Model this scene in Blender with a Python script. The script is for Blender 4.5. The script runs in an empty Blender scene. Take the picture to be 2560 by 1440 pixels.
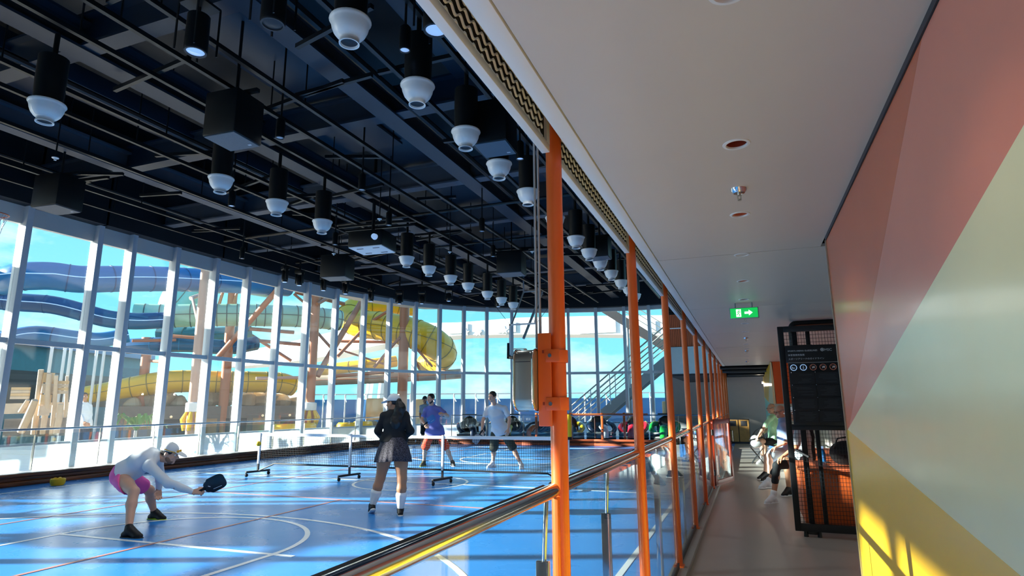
import bpy, bmesh, math, random
import numpy as np
from mathutils import Vector as V, Matrix as MX
random.seed(7); np.random.seed(7)
SC = bpy.context.scene; COL = SC.collection; PI = math.pi

# ---------------------------------------------------------------- camera, sky, sun, exposure
cam = bpy.data.cameras.new('camera'); cam.sensor_width = 36; cam.lens = 1500/2560*36; cam.clip_start = .02; cam.clip_end = 6000
camo = bpy.data.objects.new('camera', cam); COL.objects.link(camo); SC.camera = camo
camo.matrix_world = MX([[0.932221,0.074750,0.354086,0.0000],[0.361845,-0.176956,-0.915290,0.0000],[-0.005760,0.981376,-0.192010,1.5000],[0,0,0,1]])
VS = SC.view_settings; VS.view_transform = 'Standard'; VS.look = 'None'; VS.gamma = 1; VS.use_curve_mapping = False
VS.exposure = 1.2
try:
    SC.cycles.transparent_max_bounces = 32; SC.cycles.max_bounces = 10; SC.cycles.diffuse_bounces = 5
except Exception: pass
wd = bpy.data.worlds.new('world'); SC.world = wd; wd.use_nodes = True
def build_sky():
    nt = wd.node_tree; nt.nodes.clear(); N = nt.nodes.new; L = nt.links.new
    tc = N('ShaderNodeTexCoord'); sx = N('ShaderNodeSeparateXYZ'); L(tc.outputs['Generated'], sx.inputs[0])
    rp = N('ShaderNodeValToRGB'); e = rp.color_ramp.elements
    e[0].position = 0.0; e[0].color = (.27, .74, .86, 1); e[1].position = .75; e[1].color = (.07, .34, .78, 1)
    m = rp.color_ramp.elements.new(.25); m.color = (.15, .58, .83, 1)
    L(sx.outputs['Z'], rp.inputs[0])
    mp = N('ShaderNodeMapping'); mp.inputs['Scale'].default_value = (1, 1, 2.6); L(tc.outputs['Generated'], mp.inputs[0])
    ns = N('ShaderNodeTexNoise'); ns.inputs['Scale'].default_value = 3.2; ns.inputs['Detail'].default_value = 7; ns.inputs['Roughness'].default_value = .6
    L(mp.outputs[0], ns.inputs['Vector'])
    cr = N('ShaderNodeValToRGB'); cr.color_ramp.elements[0].position = .5; cr.color_ramp.elements[1].position = .74; L(ns.outputs[0], cr.inputs[0])
    mx = N('ShaderNodeMixRGB'); L(cr.outputs[0], mx.inputs[0]); L(rp.outputs[0], mx.inputs[1]); mx.inputs[2].default_value = (.95, .98, 1.0, 1)
    bg = N('ShaderNodeBackground'); L(mx.outputs[0], bg.inputs[0]); bg.inputs[1].default_value = .66
    out = N('ShaderNodeOutputWorld'); L(bg.outputs[0], out.inputs[0])
build_sky()
sun = bpy.data.lights.new('sun', 'SUN'); sun.energy = 12.0; sun.angle = math.radians(.6); sun.color = (1, .93, .82)
suno = bpy.data.objects.new('sun', sun); COL.objects.link(suno)
SUN_EL = math.radians(15.6); SUN_TO = V((-.93*math.cos(SUN_EL), -.37*math.cos(SUN_EL), math.sin(SUN_EL)))
suno.rotation_euler = SUN_TO.to_track_quat('Z', 'Y').to_euler(); suno.location = (-40, -15, 20)

# ---------------------------------------------------------------- helpers
def lin(h):
    if isinstance(h, str): h = [int(h[i:i+2], 16)/255 for i in (0, 2, 4)]
    return tuple((c/12.92 if c <= .04045 else ((c+.055)/1.055)**2.4) for c in h)
MATS = {}
def mat(name, col, rough=.5, metal=0., vary=.06, scale=6., bump=0., bscale=60., coat=0., emit=None, estr=0., trans=0., spec=.5):
    if name in MATS: return MATS[name]
    m = bpy.data.materials.new(name); m.use_nodes = True; nt = m.node_tree; b = nt.nodes['Principled BSDF']; N = nt.nodes.new; L = nt.links.new
    c = lin(col) if isinstance(col, str) else tuple(col)
    b.inputs['Roughness'].default_value = rough; b.inputs['Metallic'].default_value = metal; b.inputs['Specular IOR Level'].default_value = spec
    if coat: b.inputs['Coat Weight'].default_value = coat; b.inputs['Coat Roughness'].default_value = .08
    tc = N('ShaderNodeTexCoord'); ns = N('ShaderNodeTexNoise'); ns.inputs['Scale'].default_value = scale; ns.inputs['Detail'].default_value = 4
    L(tc.outputs['Object'], ns.inputs['Vector'])
    mx = N('ShaderNodeMixRGB'); L(ns.outputs[0], mx.inputs[0])
    mx.inputs[1].default_value = tuple(max(0, x*(1-vary)) for x in c)+(1,); mx.inputs[2].default_value = tuple(min(1, x*(1+vary)) for x in c)+(1,)
    L(mx.outputs[0], b.inputs['Base Color'])
    if bump:
        n2 = N('ShaderNodeTexNoise'); n2.inputs['Scale'].default_value = bscale; L(tc.outputs['Object'], n2.inputs['Vector'])
        bp = N('ShaderNodeBump'); bp.inputs['Strength'].default_value = bump; bp.inputs['Distance'].default_value = .01; L(n2.outputs[0], bp.inputs['Height']); L(bp.outputs[0], b.inputs['Normal'])
    if emit: b.inputs['Emission Color'].default_value = (lin(emit) if isinstance(emit, str) else emit)+(1,); b.inputs['Emission Strength'].default_value = estr
    if trans: b.inputs['Transmission Weight'].default_value = trans
    MATS[name] = m; return m
def glass(name, tint=(.93, .98, .98), refl=1.0, rough=.0, milk=0., milkcol=(.9, .95, 1), tl=True):
    m = bpy.data.materials.new(name); m.use_nodes = True; nt = m.node_tree; nt.nodes.clear(); N = nt.nodes.new; L = nt.links.new
    tr = N('ShaderNodeBsdfTransparent'); tr.inputs[0].default_value = tint+(1,)
    gl = N('ShaderNodeBsdfGlossy'); gl.inputs['Roughness'].default_value = rough
    lw = N('ShaderNodeLayerWeight'); lw.inputs['Blend'].default_value = .5; pw = N('ShaderNodeMath'); pw.operation = 'POWER'; pw.inputs[1].default_value = 5; L(lw.outputs['Facing'], pw.inputs[0])
    mu = N('ShaderNodeMath'); mu.operation = 'MULTIPLY_ADD'; mu.inputs[1].default_value = .6*refl; mu.inputs[2].default_value = .035*refl; mu.use_clamp = True; L(pw.outputs[0], mu.inputs[0])
    mix = N('ShaderNodeMixShader'); L(mu.outputs[0], mix.inputs[0]); L(tr.outputs[0], mix.inputs[1]); L(gl.outputs[0], mix.inputs[2]); last = mix
    if milk:
        df = N('ShaderNodeBsdfTranslucent' if tl else 'ShaderNodeBsdfDiffuse'); df.inputs[0].default_value = milkcol+(1,)
        if tl: d2 = N('ShaderNodeBsdfDiffuse'); d2.inputs[0].default_value = milkcol+(1,); m3 = N('ShaderNodeMixShader'); m3.inputs[0].default_value = .3; L(df.outputs[0], m3.inputs[1]); L(d2.outputs[0], m3.inputs[2]); df = m3
        m2 = N('ShaderNodeMixShader'); m2.inputs[0].default_value = milk; L(mix.outputs[0], m2.inputs[1]); L(df.outputs[0], m2.inputs[2]); last = m2
    o = N('ShaderNodeOutputMaterial'); L(last.outputs[0], o.inputs[0]); MATS[name] = m; return m
def setp(o, label=None, cat=None, group=None, kind=None):
    if label: o['label'] = label
    if cat: o['category'] = cat
    if group: o['group'] = group
    if kind: o['kind'] = kind
    return o
def wloc(p):
    l = V((0, 0, 0))
    while p: l += p.location; p = p.parent
    return l
def thing(name, label, cat, loc=(0, 0, 0), rz=0, group=None, kind=None):
    o = bpy.data.objects.new(name, None); COL.objects.link(o); o.location = loc; o.rotation_euler = (0, 0, rz); o.empty_display_size = .1
    return setp(o, label, cat, group, kind)
def dup(root, loc, rz=None, label=None, group=None):
    r = root.copy(); COL.objects.link(r); r.location = loc
    if rz is not None: r.rotation_euler = (0, 0, rz)
    if label: r['label'] = label
    if group: r['group'] = group
    for ch in root.children:
        c = ch.copy(); COL.objects.link(c); c.parent = r
        for g in ch.children:
            d = g.copy(); COL.objects.link(d); d.parent = c
    return r
def frame(d, up=(0, 0, 1)):
    d = V(d).normalized(); u = V(up)
    if abs(d.dot(u)) > .98: u = V((0, 1, 0)) if abs(d.y) < .9 else V((1, 0, 0))
    s = d.cross(u).normalized(); return s, d, s.cross(d)     # side, forward, up
class G:
    def __init__(s): s.v = []; s.f = []; s.m = []; s.cm = 0
    def add(s, vs, fs):
        o = len(s.v); s.v += [tuple(v) for v in vs]; s.f += [[i+o for i in f] for f in fs]; s.m += [s.cm]*len(fs); return s
    def bb(s, x0, y0, z0, x1, y1, z1):
        return s.add([(x0, y0, z0), (x1, y0, z0), (x1, y1, z0), (x0, y1, z0), (x0, y0, z1), (x1, y0, z1), (x1, y1, z1), (x0, y1, z1)],
                     [(3, 2, 1, 0), (4, 5, 6, 7), (0, 1, 5, 4), (1, 2, 6, 5), (2, 3, 7, 6), (3, 0, 4, 7)])
    def box(s, c, sz, A=None):
        c = V(c); A = A or (V((1, 0, 0)), V((0, 1, 0)), V((0, 0, 1))); vs = []
        for dz in (-.5, .5):
            for dx, dy in ((-.5, -.5), (.5, -.5), (.5, .5), (-.5, .5)): vs.append(c+A[0]*dx*sz[0]+A[1]*dy*sz[1]+A[2]*dz*sz[2])
        return s.add(vs, [(3, 2, 1, 0), (4, 5, 6, 7), (0, 1, 5, 4), (1, 2, 6, 5), (2, 3, 7, 6), (3, 0, 4, 7)])
    def beam(s, p0, p1, w, h, up=(0, 0, 1)):
        p0 = V(p0); p1 = V(p1); A = frame(p1-p0, up); return s.box((p0+p1)/2, (w, (p1-p0).length, h), A)
    def cyl(s, p0, p1, r0, r1=None, n=12, caps=True): return s.tube([p0, p1], [r0, r0 if r1 is None else r1], n, caps)
    def tube(s, pts, r, n=10, caps=True, closed=False, sq=1.0, up=(0, 0, 1)):
        pts = [V(p) for p in pts]; k = len(pts); r = r if isinstance(r, (list, tuple)) else [r]*k; vs = []; fs = []; u = None
        for i in range(k):
            d = (pts[(i+1) % k]-pts[i-1]) if closed else (pts[min(i+1, k-1)]-pts[max(i-1, 0)])
            d.normalize()
            if u is None: sd, _, u = frame(d, up)
            u = (u-d*u.dot(d)); u = u.normalized() if u.length > 1e-6 else frame(d, up)[2]
            sd = d.cross(u)
            for j in range(n):
                a = 2*PI*j/n; vs.append(pts[i]+(sd*math.cos(a)+u*math.sin(a)*sq)*r[i])
        for i in range(k if closed else k-1):
            for j in range(n):
                a, b = i*n+j, i*n+(j+1) % n; c, d2 = ((i+1) % k)*n+(j+1) % n, ((i+1) % k)*n+j; fs.append((a, b, c, d2))
        if caps and not closed: fs.append(tuple(reversed(range(n)))); fs.append(tuple((k-1)*n+j for j in range(n)))
        return s.add(vs, fs)
    def lathe(s, prof, c=(0, 0, 0), n=24, A=None):
        c = V(c); A = A or (V((1, 0, 0)), V((0, 1, 0)), V((0, 0, 1))); vs = []; fs = []; k = len(prof)
        for r, z in prof:
            for j in range(n): a = 2*PI*j/n; vs.append(c+A[0]*r*math.cos(a)+A[1]*r*math.sin(a)+A[2]*z)
        for i in range(k-1):
            for j in range(n): fs.append((i*n+j, i*n+(j+1) % n, (i+1)*n+(j+1) % n, (i+1)*n+j))
        return s.add(vs, fs)
    def prism(s, poly, ext):
        ext = V(ext); p = [V(q) for q in poly]; n = len(p); vs = p+[q+ext for q in p]
        return s.add(vs, [tuple(reversed(range(n))), tuple(range(n, 2*n))]+[(i, (i+1) % n, n+(i+1) % n, n+i) for i in range(n)])
    def ell(s, c, r, n=14, m=9, A=None):
        if not isinstance(r, (tuple, list)): r = (r, r, r)
        c = V(c); A = A or (V((1, 0, 0)), V((0, 1, 0)), V((0, 0, 1))); vs = [c-A[2]*r[2]]; fs = []
        for i in range(1, m):
            t = -PI/2+PI*i/m
            for j in range(n): a = 2*PI*j/n; vs.append(c+A[0]*r[0]*math.cos(t)*math.cos(a)+A[1]*r[1]*math.cos(t)*math.sin(a)+A[2]*r[2]*math.sin(t))
        vs.append(c+A[2]*r[2]); T = len(vs)-1
        for j in range(n):
            fs.append((0, 1+(j+1) % n, 1+j)); fs.append((T, T-n+j, T-n+(j+1) % n))
            for i in range(m-2): a, b = 1+i*n+j, 1+i*n+(j+1) % n; fs.append((a, b, b+n, a+n))
        return s.add(vs, fs)
    def build(s, name, mats, parent=None, w=False, bev=0, ang=40, smooth=True):
        mats = mats if isinstance(mats, (list, tuple)) else [mats]
        off = V((0, 0, 0)); top = None
        if parent is None:
            a = np.array(s.v); top = V(((a[:, 0].min()+a[:, 0].max())/2, (a[:, 1].min()+a[:, 1].max())/2, a[:, 2].min())); off = top
        elif w: off = wloc(parent)
        me = bpy.data.meshes.new(name); vs = s.v if off.length == 0 else [(x-off.x, y-off.y, z-off.z) for x, y, z in s.v]
        me.from_pydata(vs, [], s.f)
        for m in mats: me.materials.append(MATS[m] if isinstance(m, str) else m)
        if len(mats) > 1: me.polygons.foreach_set('material_index', s.m)
        if bev:
            bm = bmesh.new(); bm.from_mesh(me); bmesh.ops.remove_doubles(bm, verts=bm.verts, dist=1e-5)
            es = [e for e in bm.edges if len(e.link_faces) == 2 and e.calc_face_angle() > .6]
            bmesh.ops.bevel(bm, geom=es, offset=bev, segments=2, profile=.5, affect='EDGES', clamp_overlap=True); bm.to_mesh(me); bm.free()
        if smooth:
            me.polygons.foreach_set('use_smooth', [True]*len(me.polygons)); me.set_sharp_from_angle(angle=math.radians(ang))
        me.update()
        o = bpy.data.objects.new(name, me); COL.objects.link(o)
        if parent is not None: o.parent = parent
        else: o.location = top
        return o
def struct(o, label, cat): return setp(o, label, cat, None, 'structure')
def lerp(a, b, t): return V(a)+(V(b)-V(a))*t
def text_mesh(body, size, name, material, parent, A, loc, align='LEFT', w=True):
    cu = bpy.data.curves.new('txt', 'FONT'); cu.body = body; cu.size = size; cu.align_x = align; cu.extrude = .0006
    to = bpy.data.objects.new('txt', cu); COL.objects.link(to); bpy.context.view_layer.update()
    me = bpy.data.meshes.new_from_object(to.evaluated_get(bpy.context.evaluated_depsgraph_get())); bpy.data.objects.remove(to)
    off = wloc(parent) if w else V((0, 0, 0)); R = MX((A[0], A[1], A[2])).transposed()
    for v in me.vertices: v.co = R @ v.co + V(loc) - off
    me.name = name; me.materials.clear(); me.materials.append(MATS[material]); o = bpy.data.objects.new(name, me); COL.objects.link(o); o.parent = parent; return o
ORD = ['first', 'second', 'third', 'fourth', 'fifth', 'sixth', 'seventh', 'eighth', 'ninth', 'tenth', 'eleventh', 'twelfth', 'thirteenth', 'fourteenth', 'fifteenth', 'sixteenth', 'seventeenth', 'eighteenth', 'nineteenth', 'twentieth', 'twenty first', 'twenty second', 'twenty third', 'twenty fourth']

# ---------------------------------------------------------------- materials
mat('orange_paint', 'D8601E', .38, coat=.3); mat('dark_orange', '8A2F18', .4); mat('ceiling_paint', 'BFB5A8', .42, vary=.02); mat('fascia_white', 'CFCFCC', .4, vary=.03)
mat('black_steel', '0E1014', .42, spec=.5); mat('black_deck', '0F141C', .5, vary=.3, scale=2); mat('beam_blue', '1E2A3A', .42, vary=.25, scale=3); mat('beam_grey', '464E5B', .5, vary=.15)
mat('black_plastic', '08090B', .45); mat('charcoal', '2A2B2F', .5); mat('white_paint', 'E9EBEC', .45, vary=.03); mat('white_plastic', 'EDEDEA', .35, vary=.03); mat('mullion_white', 'DDE2E8', .38, vary=.02)
mat('chrome', 'D6D8DA', .12, 1.); mat('steel_brushed', 'B4B3A6', .32, .8, bump=.01, bscale=300); mat('rubber', '0B0B0D', .8); mat('grey_paint', '9A9FA3', .5); mat('wall_grey', 'A9A49E', .6)
mat('teal_grey', 'A9BBC2', .55); mat('louver_orange', 'B0552F', .6); mat('wood_panel', 'A97F42', .5, vary=.25, scale=9); mat('corridor_floor', '9C928A', .35, vary=.06, scale=3); mat('kerb_grey', '8D8A86', .45)
mat('line_white', 'F2F6F8', .3); mat('line_orange', 'B97F73', .4); mat('mur_brown', 'C2603A', .26, coat=.15, vary=.03); mat('mur_salmon', 'CF7C65', .26, coat=.15, vary=.03); mat('mur_cream', 'D9D2A6', .26, coat=.15, vary=.03); mat('mur_yellow', 'E3B428', .26, coat=.15, vary=.03)
mat('mur_teal', '7FC1B4', .4); mat('mur_blue', '3F74B4', .4); mat('bench_orange', 'C9561E', .45); mat('net_black', '10131A', .8); mat('tape_white', 'F1F2F3', .6); mat('yellow_foam', 'F0C419', .55)
mat('sign_black', '101114', .35); mat('sign_panel', '17181C', .4); mat('ink', '3A3C42', .6); mat('print_white', 'C9CBD0', .6); mat('lamp_glow', 'FFE9C8', .5, emit='FFD9A0', estr=.2); mat('lens_blue', '9FC4EE', .12, emit='A8CBF5', estr=.25)
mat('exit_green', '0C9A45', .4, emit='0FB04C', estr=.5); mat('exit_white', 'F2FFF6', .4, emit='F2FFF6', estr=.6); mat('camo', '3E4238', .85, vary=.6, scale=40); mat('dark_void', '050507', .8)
glass('pane_clear', (.94, .985, .99), .8, 0, .008, (.95, .97, 1)); glass('pane_rail', (.86, .93, .95), 1.3, .0); glass('pane_frost', (.9, .95, 1), .4, .1, .75, (.93, .96, 1)); glass('pane_green', (.8, .95, .92), 1.0)
glass('screen_blue', (.35, .55, .8), .6, .0, .55, (.10, .22, .46), False)
def wood_mat():
    m = mat('walnut', '3A2116', .35, vary=.0); nt = m.node_tree; b = nt.nodes['Principled BSDF']; N = nt.nodes.new; L = nt.links.new
    tc = N('ShaderNodeTexCoord'); mp = N('ShaderNodeMapping'); mp.inputs['Scale'].default_value = (1, .25, 14); L(tc.outputs['Object'], mp.inputs[0])
    ns = N('ShaderNodeTexNoise'); ns.inputs['Scale'].default_value = 5; L(mp.outputs[0], ns.inputs['Vector']); cr = N('ShaderNodeValToRGB')
    cr.color_ramp.elements[0].color = lin('2A150D')+(1,); cr.color_ramp.elements[1].color = lin('9A5A30')+(1,); cr.color_ramp.elements[0].position = .38; cr.color_ramp.elements[1].position = .68
    L(ns.outputs[0], cr.inputs[0]); L(cr.outputs[0], b.inputs['Base Color'])
wood_mat()
def court_mat():
    m = mat('court_blue', '3288D6', .24, vary=.05, scale=1.2, spec=.2); nt = m.node_tree; b = nt.nodes['Principled BSDF']; N = nt.nodes.new; L = nt.links.new
    tc = N('ShaderNodeTexCoord'); ns = N('ShaderNodeTexNoise'); ns.inputs['Scale'].default_value = 2.2; ns.inputs['Detail'].default_value = 6; L(tc.outputs['Object'], ns.inputs['Vector'])
    mr = N('ShaderNodeMapRange'); mr.inputs[3].default_value = .2; mr.inputs[4].default_value = .38; L(ns.outputs[0], mr.inputs[0]); L(mr.outputs[0], b.inputs['Roughness'])
court_mat()
# ---------------------------------------------------------------- structure: floors, glass wall, kerb, ceilings, walls
WALLP = [(-14.4, -9.6), (-14.4, -8.25), (-14.4, -6.9), (-14.4, -5.55), (-14.4, -4.2), (-14.4, -2.85), (-14.4, -1.5), (-14.4, -.15), (-14.4, 1.2), (-14.4, 2.55), (-14.4, 3.9), (-14.4, 5.2), (-14.4, 6.5), (-14.4, 7.9), (-14.4, 9.46), (-14.4, 10.33), (-14.45, 11.65), (-14.45, 13.0), (-14.45, 14.25), (-14.4, 15.6), (-14.3, 16.9), (-14.15, 18.3),
    (-13.8, 19.6), (-13.4, 20.8), (-12.9, 22.0), (-12.25, 22.95), (-11.5, 23.8), (-10.7, 24.5), (-9.75, 25.15), (-8.6, 25.75), (-7.4, 26.2), (-6.2, 26.55), (-4.95, 26.72), (-3.86, 26.8), (-2.95, 26.8)]
TOP = 5.85
def court_outline(z, extra=0):
    return [(x-extra*(1 if i < 26 else .3), y+extra*(0 if i < 22 else 1), z) for i, (x, y) in enumerate(WALLP)]+[(-.62, 26.8+extra, z), (-.62, -9.6, z)]
g = G(); g.prism(court_outline(-.12, .35), (0, 0, .12)); fl = g.build('floor', 'court_blue', smooth=False); struct(fl, 'glossy blue sports court floor inside the glass wall', 'floor')
g = G(); g.bb(-.62, -9.6, -.12, 3.2, 26.8, 0); struct(g.build('floor', 'corridor_floor', smooth=False), 'grey brown walkway floor beside the court', 'floor')
# painted court lines (thin paint films on the court floor)
def strip(pts, wd, m, z=.003):
    g = G(); vs = []; fs = []; P = [V((p[0], p[1], 0)) for p in pts]
    for i, p in enumerate(P):
        d = (P[min(i+1, len(P)-1)]-P[max(i-1, 0)]).normalized(); n = V((-d.y, d.x, 0))*wd/2
        vs += [p+n+V((0, 0, z)), p-n+V((0, 0, z)), p+n, p-n]
    for i in range(len(P)-1):
        a = 4*i; b = a+4; fs += [(a, a+1, b+1, b), (a+2, a, b, b+2), (a+1, a+3, b+3, b+1)]
    g.add(vs, fs); return g.build('court_line', m, fl, w=True, smooth=False)
def arc(c, r, a0, a1, n=40): return [(c[0]+r*math.cos(math.radians(a0+(a1-a0)*i/n)), c[1]+r*math.sin(math.radians(a0+(a1-a0)*i/n))) for i in range(n+1)]
strip([(-7.95, 5.2), (-4.45, 5.28)], .06, 'line_white'); strip([(-4.71, -3), (-4.71, 5.25)], .06, 'line_white', .0032); strip([(-7.9, -3), (-7.9, 5.2)], .06, 'line_white', .0032)
strip(arc((-6.31, 5.23), 1.6, 0, 180), .06, 'line_white', .0034); strip(arc((-6.3, 2.05), 4.95, 8, 172, 60), .06, 'line_white', .0036)
strip([(-6.35, -3), (-6.35, 8.6)], .05, 'line_orange', .0038); strip([(-9.3, 8.6), (-3.3, 8.6)], .05, 'line_orange', .004); strip([(-9.3, -1), (-9.3, 21)], .045, 'line_orange', .0038); strip([(-3.3, -1), (-3.3, 21)], .045, 'line_orange', .0038); strip([(-9.3, 13.2), (-3.3, 13.2)], .05, 'line_orange', .004)
strip(arc((-6.4, 10.9), 1.12, 0, 360), .05, 'line_white', .0036); strip([(-12.6, 10.95), (-1.2, 10.95)], .06, 'line_white', .0032)
strip([(-12.6, -3), (-12.6, 20.8)], .06, 'line_white', .003); strip([(-1.2, -3), (-1.2, 21.5)], .06, 'line_white', .003); strip([(-12.6, 20.9), (-1.2, 21.6)], .06, 'line_white', .003)
strip([(-4.71, 16.6), (-4.71, 21.3)], .06, 'line_white', .0032); strip([(-7.9, 16.6), (-7.9, 21)], .06, 'line_white', .0032); strip([(-7.95, 16.6), (-4.65, 16.6)], .06, 'line_white', .0034); strip(arc((-6.31, 16.6), 1.6, 180, 360), .06, 'line_white', .0034); strip(arc((-6.3, 19.8), 4.95, 188, 352, 60), .06, 'line_white', .0036)

# glass wall: one bay per pair of mullions
def win_bay(i):
    a = V(WALLP[i]+(0,)); b = V(WALLP[i+1]+(0,)); d = (b-a).normalized(); out = V((-d.y, d.x, 0)); L = (b-a).length
    w = thing('window_%d' % (i+1), 'tall glazed bay of the curved window wall, %s from the camera end' % (ORD[i] if i < 24 else ORD[i-24]+' along the far side'), 'window', a, 0, None, 'structure')
    A = (d, out, V((0, 0, 1)))
    g = G(); g.box(V((0, 0, 2.95))+out*.02, (.13, .27, 5.86), A); g.build('mullion', 'mullion_white', w, bev=.008)
    g = G(); g.box(d*L/2+V((0, 0, 2.9)), (L-.13, .12, .11), A); g.build('transom', 'mullion_white', w)
    hh = .42 if i < 21 else .2; g = G(); g.box(d*L/2+V((0, 0, 5.86-hh/2))+out*.10, (L-.0, .12, hh), A); g.build('header', 'fascia_white', w)
    g = G(); g.box(d*L/2+V((0, 0, (2.95+5.86-hh)/2))+out*.05, (L-.13, .012, 2.91-hh), A); g.build('pane', 'pane_clear', w, smooth=False)
    g = G(); g.box(d*L/2+V((0, 0, 1.8))+out*.05, (L-.13, .012, 2.1), A); g.build('pane', 'pane_clear', w, smooth=False)
    g = G(); g.box(d*L/2+V((0, 0, .74))+out*.02, (L-.13, .10, .05), A); g.build('sill_rail', 'mullion_white', w)
    g = G(); g.box(d*L/2+V((0, 0, .37))+out*.06, (L-.13, .012, .70), A); fp = g.build('lower_pane', 'pane_clear', w, smooth=False); p0 = d*.065+out*.05; p1 = d*(L-.065)+out*.05; G().add([p0+V((0, 0, .02)), p1+V((0, 0, .02)), p1+V((0, 0, .72)), p0+V((0, 0, .72))], [(0, 1, 2, 3)]).build('frosted_film', 'pane_frost', fp, smooth=False)
for i in range(len(WALLP)-1): win_bay(i)
# roof over the court: deck, perimeter band, outside eave
g = G(); g.prism(court_outline(7.3, .4), (0, 0, .3)); ceil = g.build('ceiling', 'black_deck', smooth=False); struct(ceil, 'black painted open ceiling over the blue court', 'ceiling')
g = G()
for i in range(len(WALLP)-1):
    a = V(WALLP[i]+(0,)); b = V(WALLP[i+1]+(0,)); d = (b-a).normalized(); out = V((-d.y, d.x, 0))
    g.box((a+b)/2-out*.12+V((0, 0, 6.55)), ((b-a).length+.05, .3, 1.44), (d, out, V((0, 0, 1))))
g.build('perimeter_band', 'black_deck', ceil, w=True, smooth=False)
g = G(); n = len(WALLP); vi = court_outline(5.86)[:n]; vo = court_outline(5.98, 1.7)[:n]; up = V((0, 0, .25))
g.add([V(p)+V((0, 0, 0)) for p in vi]+[V(p) for p in vo]+[V(p)+up for p in vi]+[V(p)+up for p in vo], sum([[(i, i+1, n+i+1, n+i), (2*n+i, 3*n+i, 3*n+i+1, 2*n+i+1), (n+i, n+i+1, 3*n+i+1, 3*n+i)] for i in range(n-1)], []))
struct(g.build('trim_1', 'fascia_white', smooth=False), 'pale roof eave outside the top of the window wall', 'trim')
def cpart(name, m, fn, **k): g = G(); fn(g); return g.build(name, m, ceil, w=True, **k)
def ibeam(g, p0, p1, w, h):
    p0 = V(p0); p1 = V(p1); u = V((0, 0, h/2)); g.beam(p0-u+V((0, 0, .02)), p1-u+V((0, 0, .02)), w, .04); g.beam(p0+u-V((0, 0, .02)), p1+u-V((0, 0, .02)), w, .04); g.beam(p0, p1, .03, h-.08)
for x, w, m in ((-5.2, .34, 'beam_blue'), (-8.05, .34, 'beam_blue'), (-11.45, .26, 'beam_grey'), (-2.2, .3, 'beam_blue')):
    cpart('girder', m, lambda g: ibeam(g, (x, -4, 6.38), (x, 26.2 if x > -8.5 else 24.2, 6.38), w, .42))
for y in (-1.6, 1.6, 4.75, 7.9, 11.0, 13.9, 17.0, 20.1, 23.0):
    x0 = -14.3 if y < 18 else (-13.4 if y < 21 else -12)
    cpart('cross_beam', 'beam_grey' if y > 10 else 'beam_blue', lambda g: ibeam(g, (x0, y, 6.45), (-.7, y, 6.45), .24, .5))
xs = [-13.3, -12.4, -10.6, -9.4, -8.7, -7.2, -6.5, -5.85, -4.1, -3.2, -1.5]
for i, x in enumerate(xs):
    def f(g):
        g.beam((x, -4, 5.93), (x, 25.6 if x > -9 else (24 if x > -11 else 19.5), 5.93), .06, .06); y = -3.
        while y < 19: g.cyl((x, y, 5.95), (x, y, 7.3), .012, n=6); y += 2.4
    cpart('strut_rail', 'black_steel', f, smooth=False)
k = 0; y = 1.5
while y < 24.5:                                               # short cross rails laid over the long rails
    for j in range(4):
        x = random.uniform(-13.4, -1.2); L = random.uniform(.5, 1.3)
        if x-L < -13.6+max(0, y-18)*.5: continue
        cpart('short_rail', 'black_steel', lambda g: g.beam((x-L, y+random.uniform(-.4, .4), 6.0), (x+L*.4, y+random.uniform(-.4, .4)*.1, 6.0), .055, .06), smooth=False)
    y += 1.22
for (x, w, z, y0, y1) in ((-12.1, .9, 6.85, -3, 19), (-9.9, .55, 6.75, 2, 24), (-6.6, 1.1, 6.95, -2, 24), (-3.6, .8, 6.8, -3, 25), (-1.3, .5, 6.7, 0, 25)):
    cpart('air_duct', 'beam_blue', lambda g: g.bb(x-w/2, y0, z-.16, x+w/2, y1, z+.16), bev=.02)
for (x, y, s) in ((-10.4, 5.4, 1.4), (-6.9, 9.2, 1.5), (-4.3, 12.3, 1.3), (-10.3, 15.6, 1.2), (-7.0, 17.7, 1.2), (-3.9, 19.0, 1.3), (-12.4, 9.3, 1.0), (-3.3, 3.4, 1.3), (-8.9, 12.3, 1.1)):
    cpart('ceiling_panel', 'beam_blue', lambda g: g.box((x, y, 6.72), (s, s*.8, .05)))
for (pts, r) in (([(-9.0, -3, 6.2), (-9.0, 24, 6.2)], .05), ([(-4.75, -3, 6.25), (-4.75, 25, 6.25)], .06), ([(-12.8, -3, 6.2), (-12.8, 19, 6.2)], .04), ([(-2.7, -3, 6.3), (-2.7, 25, 6.3)], .07), ([(-13.6, 12.45, 6.15), (-1, 12.45, 6.15)], .04), ([(-13.6, 15.4, 6.15), (-1, 15.4, 6.15)], .035)):
    cpart('ceiling_pipe', 'black_steel', lambda g: g.cyl(pts[0], pts[1], r, n=8))
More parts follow.
